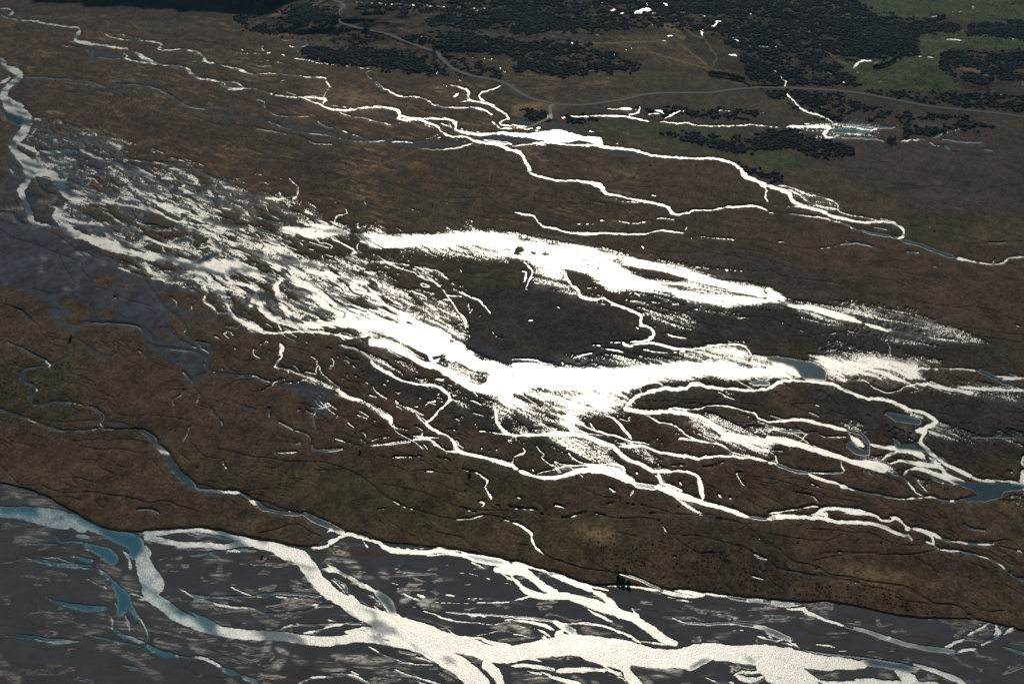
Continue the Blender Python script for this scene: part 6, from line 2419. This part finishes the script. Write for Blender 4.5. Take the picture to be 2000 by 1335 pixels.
for i, (x, y, h, w, t) in enumerate([(1208, 1131, 2.2, 2.6, 'leftmost'), (1217, 1135, 2.1, 2.5, 'middle'), (1227, 1141, 2.2, 2.7, 'rightmost')]):
    tree('dark_shrub', x, y, h, w, L_DARK, t + ' of three big dark bushes at the bank edge above the river', 'big dark bushes at the bank edge', 'round', 500, 50 + i)
tree('dark_shrub', 137, 667, 1.7, 2.2, L_DARK, 'dark bush standing beside the grey dry side channel at the far left', seed=60, nleaf=400)
tree('green_shrub', 139, 659, 1.3, 2.0, L_BUSHG, 'small yellow green bush just behind a dark bush by the dry channel', seed=61, nleaf=400)
tree('dark_shrub', 917, 929, 1.4, 1.9, L_DARK, 'dark bush beside the thin bright creek, lower middle', seed=62, nleaf=400)
tree('green_shrub', 919, 919, 1.2, 2.0, L_BUSHG, 'yellow green bush on the thin bright creek bank above a dark bush', seed=63, nleaf=400)
tree('dark_shrub', 703, 884, 1.3, 1.6, L_DARK, 'lone dark bush at the bend of the grey side channel', seed=64, nleaf=350)
tree('dark_shrub', 512, 1087, 1.1, 1.5, L_DARK, 'dark bush on the thin brown turf strip beside the silver river', seed=65, nleaf=350)
for i in range(7):
    tree('conifer', 1733 + i * 2.4, 277 + (i % 3) * .4, 4 + (i * 7 % 4), 2.4, L_PINE, 'small dark conifer in the short row below the blue pond', 'conifers below the blue pond', 'cone', 160, 70 + i)
for i in range(16):
    t = i / 15
    tree('hedge_bush', 1386 + 66 * t, 146 + 12 * t - 2 * math.sin(t * 3), 3.4 + (i * 5 % 3) * .5, 4.2, L_DARK, 'dark bush in the straight hedge crossing the pale green clearing in the scrub', 'hedge in the far clearing', 'round', 220, 90 + i)
for i in range(14):
    t = i / 13
    tree('hedge_bush', 1707 + 42 * t, 133 - 15 * t + 3 * math.sin(t * 3), 3.0 + (i * 5 % 3) * .5, 3.8, L_DARK, 'dark bush in the curved hedge between two green paddocks', 'hedge between the green paddocks', 'round', 200, 120 + i)
# ------------------------------------------------------------ small bridge on the side road
def bx(bm, x0, x1, y0, y1, z0, z1):
    vs = [bm.verts.new((x, y, z)) for x in (x0, x1) for y in (y0, y1) for z in (z0, z1)]
    for q in ((0, 1, 3, 2), (4, 6, 7, 5), (0, 4, 5, 1), (2, 3, 7, 6), (0, 2, 6, 4), (1, 5, 7, 3)): bm.faces.new([vs[k] for k in q])
MAT_CONC = plain('concrete', hexl(170, 168, 160), .8, .1, 2); MAT_RAIL = plain('white_rail', hexl(228, 226, 218), .5, .05, 2)
br = bpy.data.objects.new("bridge", None); COL.objects.link(br); br.location = at(1073.5, 229, .15)
br['label'] = 'tiny pale bridge with white rails on the gravel side road below the highway'; br['category'] = 'bridge'
bm = bmesh.new(); bx(bm, -2.2, 2.2, -6, 6, -.5, .12); link_mesh("deck", bm, MAT_CONC, br)
for sx_ in (-2.3, 2.3):
    bm = bmesh.new(); bx(bm, sx_ - .12, sx_ + .12, -6, 6, .85, 1.15)
    for k in range(7): bx(bm, sx_ - .1, sx_ + .1, -6 + 2 * k - .1, -6 + 2 * k + .1, .121, .849)
    link_mesh("rail", bm, MAT_RAIL, br)
# ------------------------------------------------------------ air
def box(name, a, b):
    v = [(x, y, z) for x in (a[0], b[0]) for y in (a[1], b[1]) for z in (a[2], b[2])]
    f = [(0, 1, 3, 2), (4, 6, 7, 5), (0, 4, 5, 1), (2, 3, 7, 6), (0, 2, 6, 4), (1, 5, 7, 3)]
    me = bpy.data.meshes.new(name); me.from_pydata(v, [], f); me.update()
    o = bpy.data.objects.new(name, me); COL.objects.link(o); return o
hz_o = box("haze", (-90000, -3000, -8), (90000, 90000, CAM_H + 30))
m = bpy.data.materials.new("air"); m.use_nodes = True; t = m.node_tree; t.nodes.clear()
pv = t.nodes.new('ShaderNodeVolumePrincipled'); pv.inputs['Density'].default_value = HAZE_D
pv.inputs['Color'].default_value = (.28, .62, 1.0, 1); pv.inputs['Anisotropy'].default_value = HAZE_G
om = t.nodes.new('ShaderNodeOutputMaterial'); t.links.new(pv.outputs[0], om.inputs['Volume'])
hz_o.data.materials.append(m); hz_o['kind'] = 'stuff'; hz_o['label'] = 'thin bluish air lying over the whole valley'
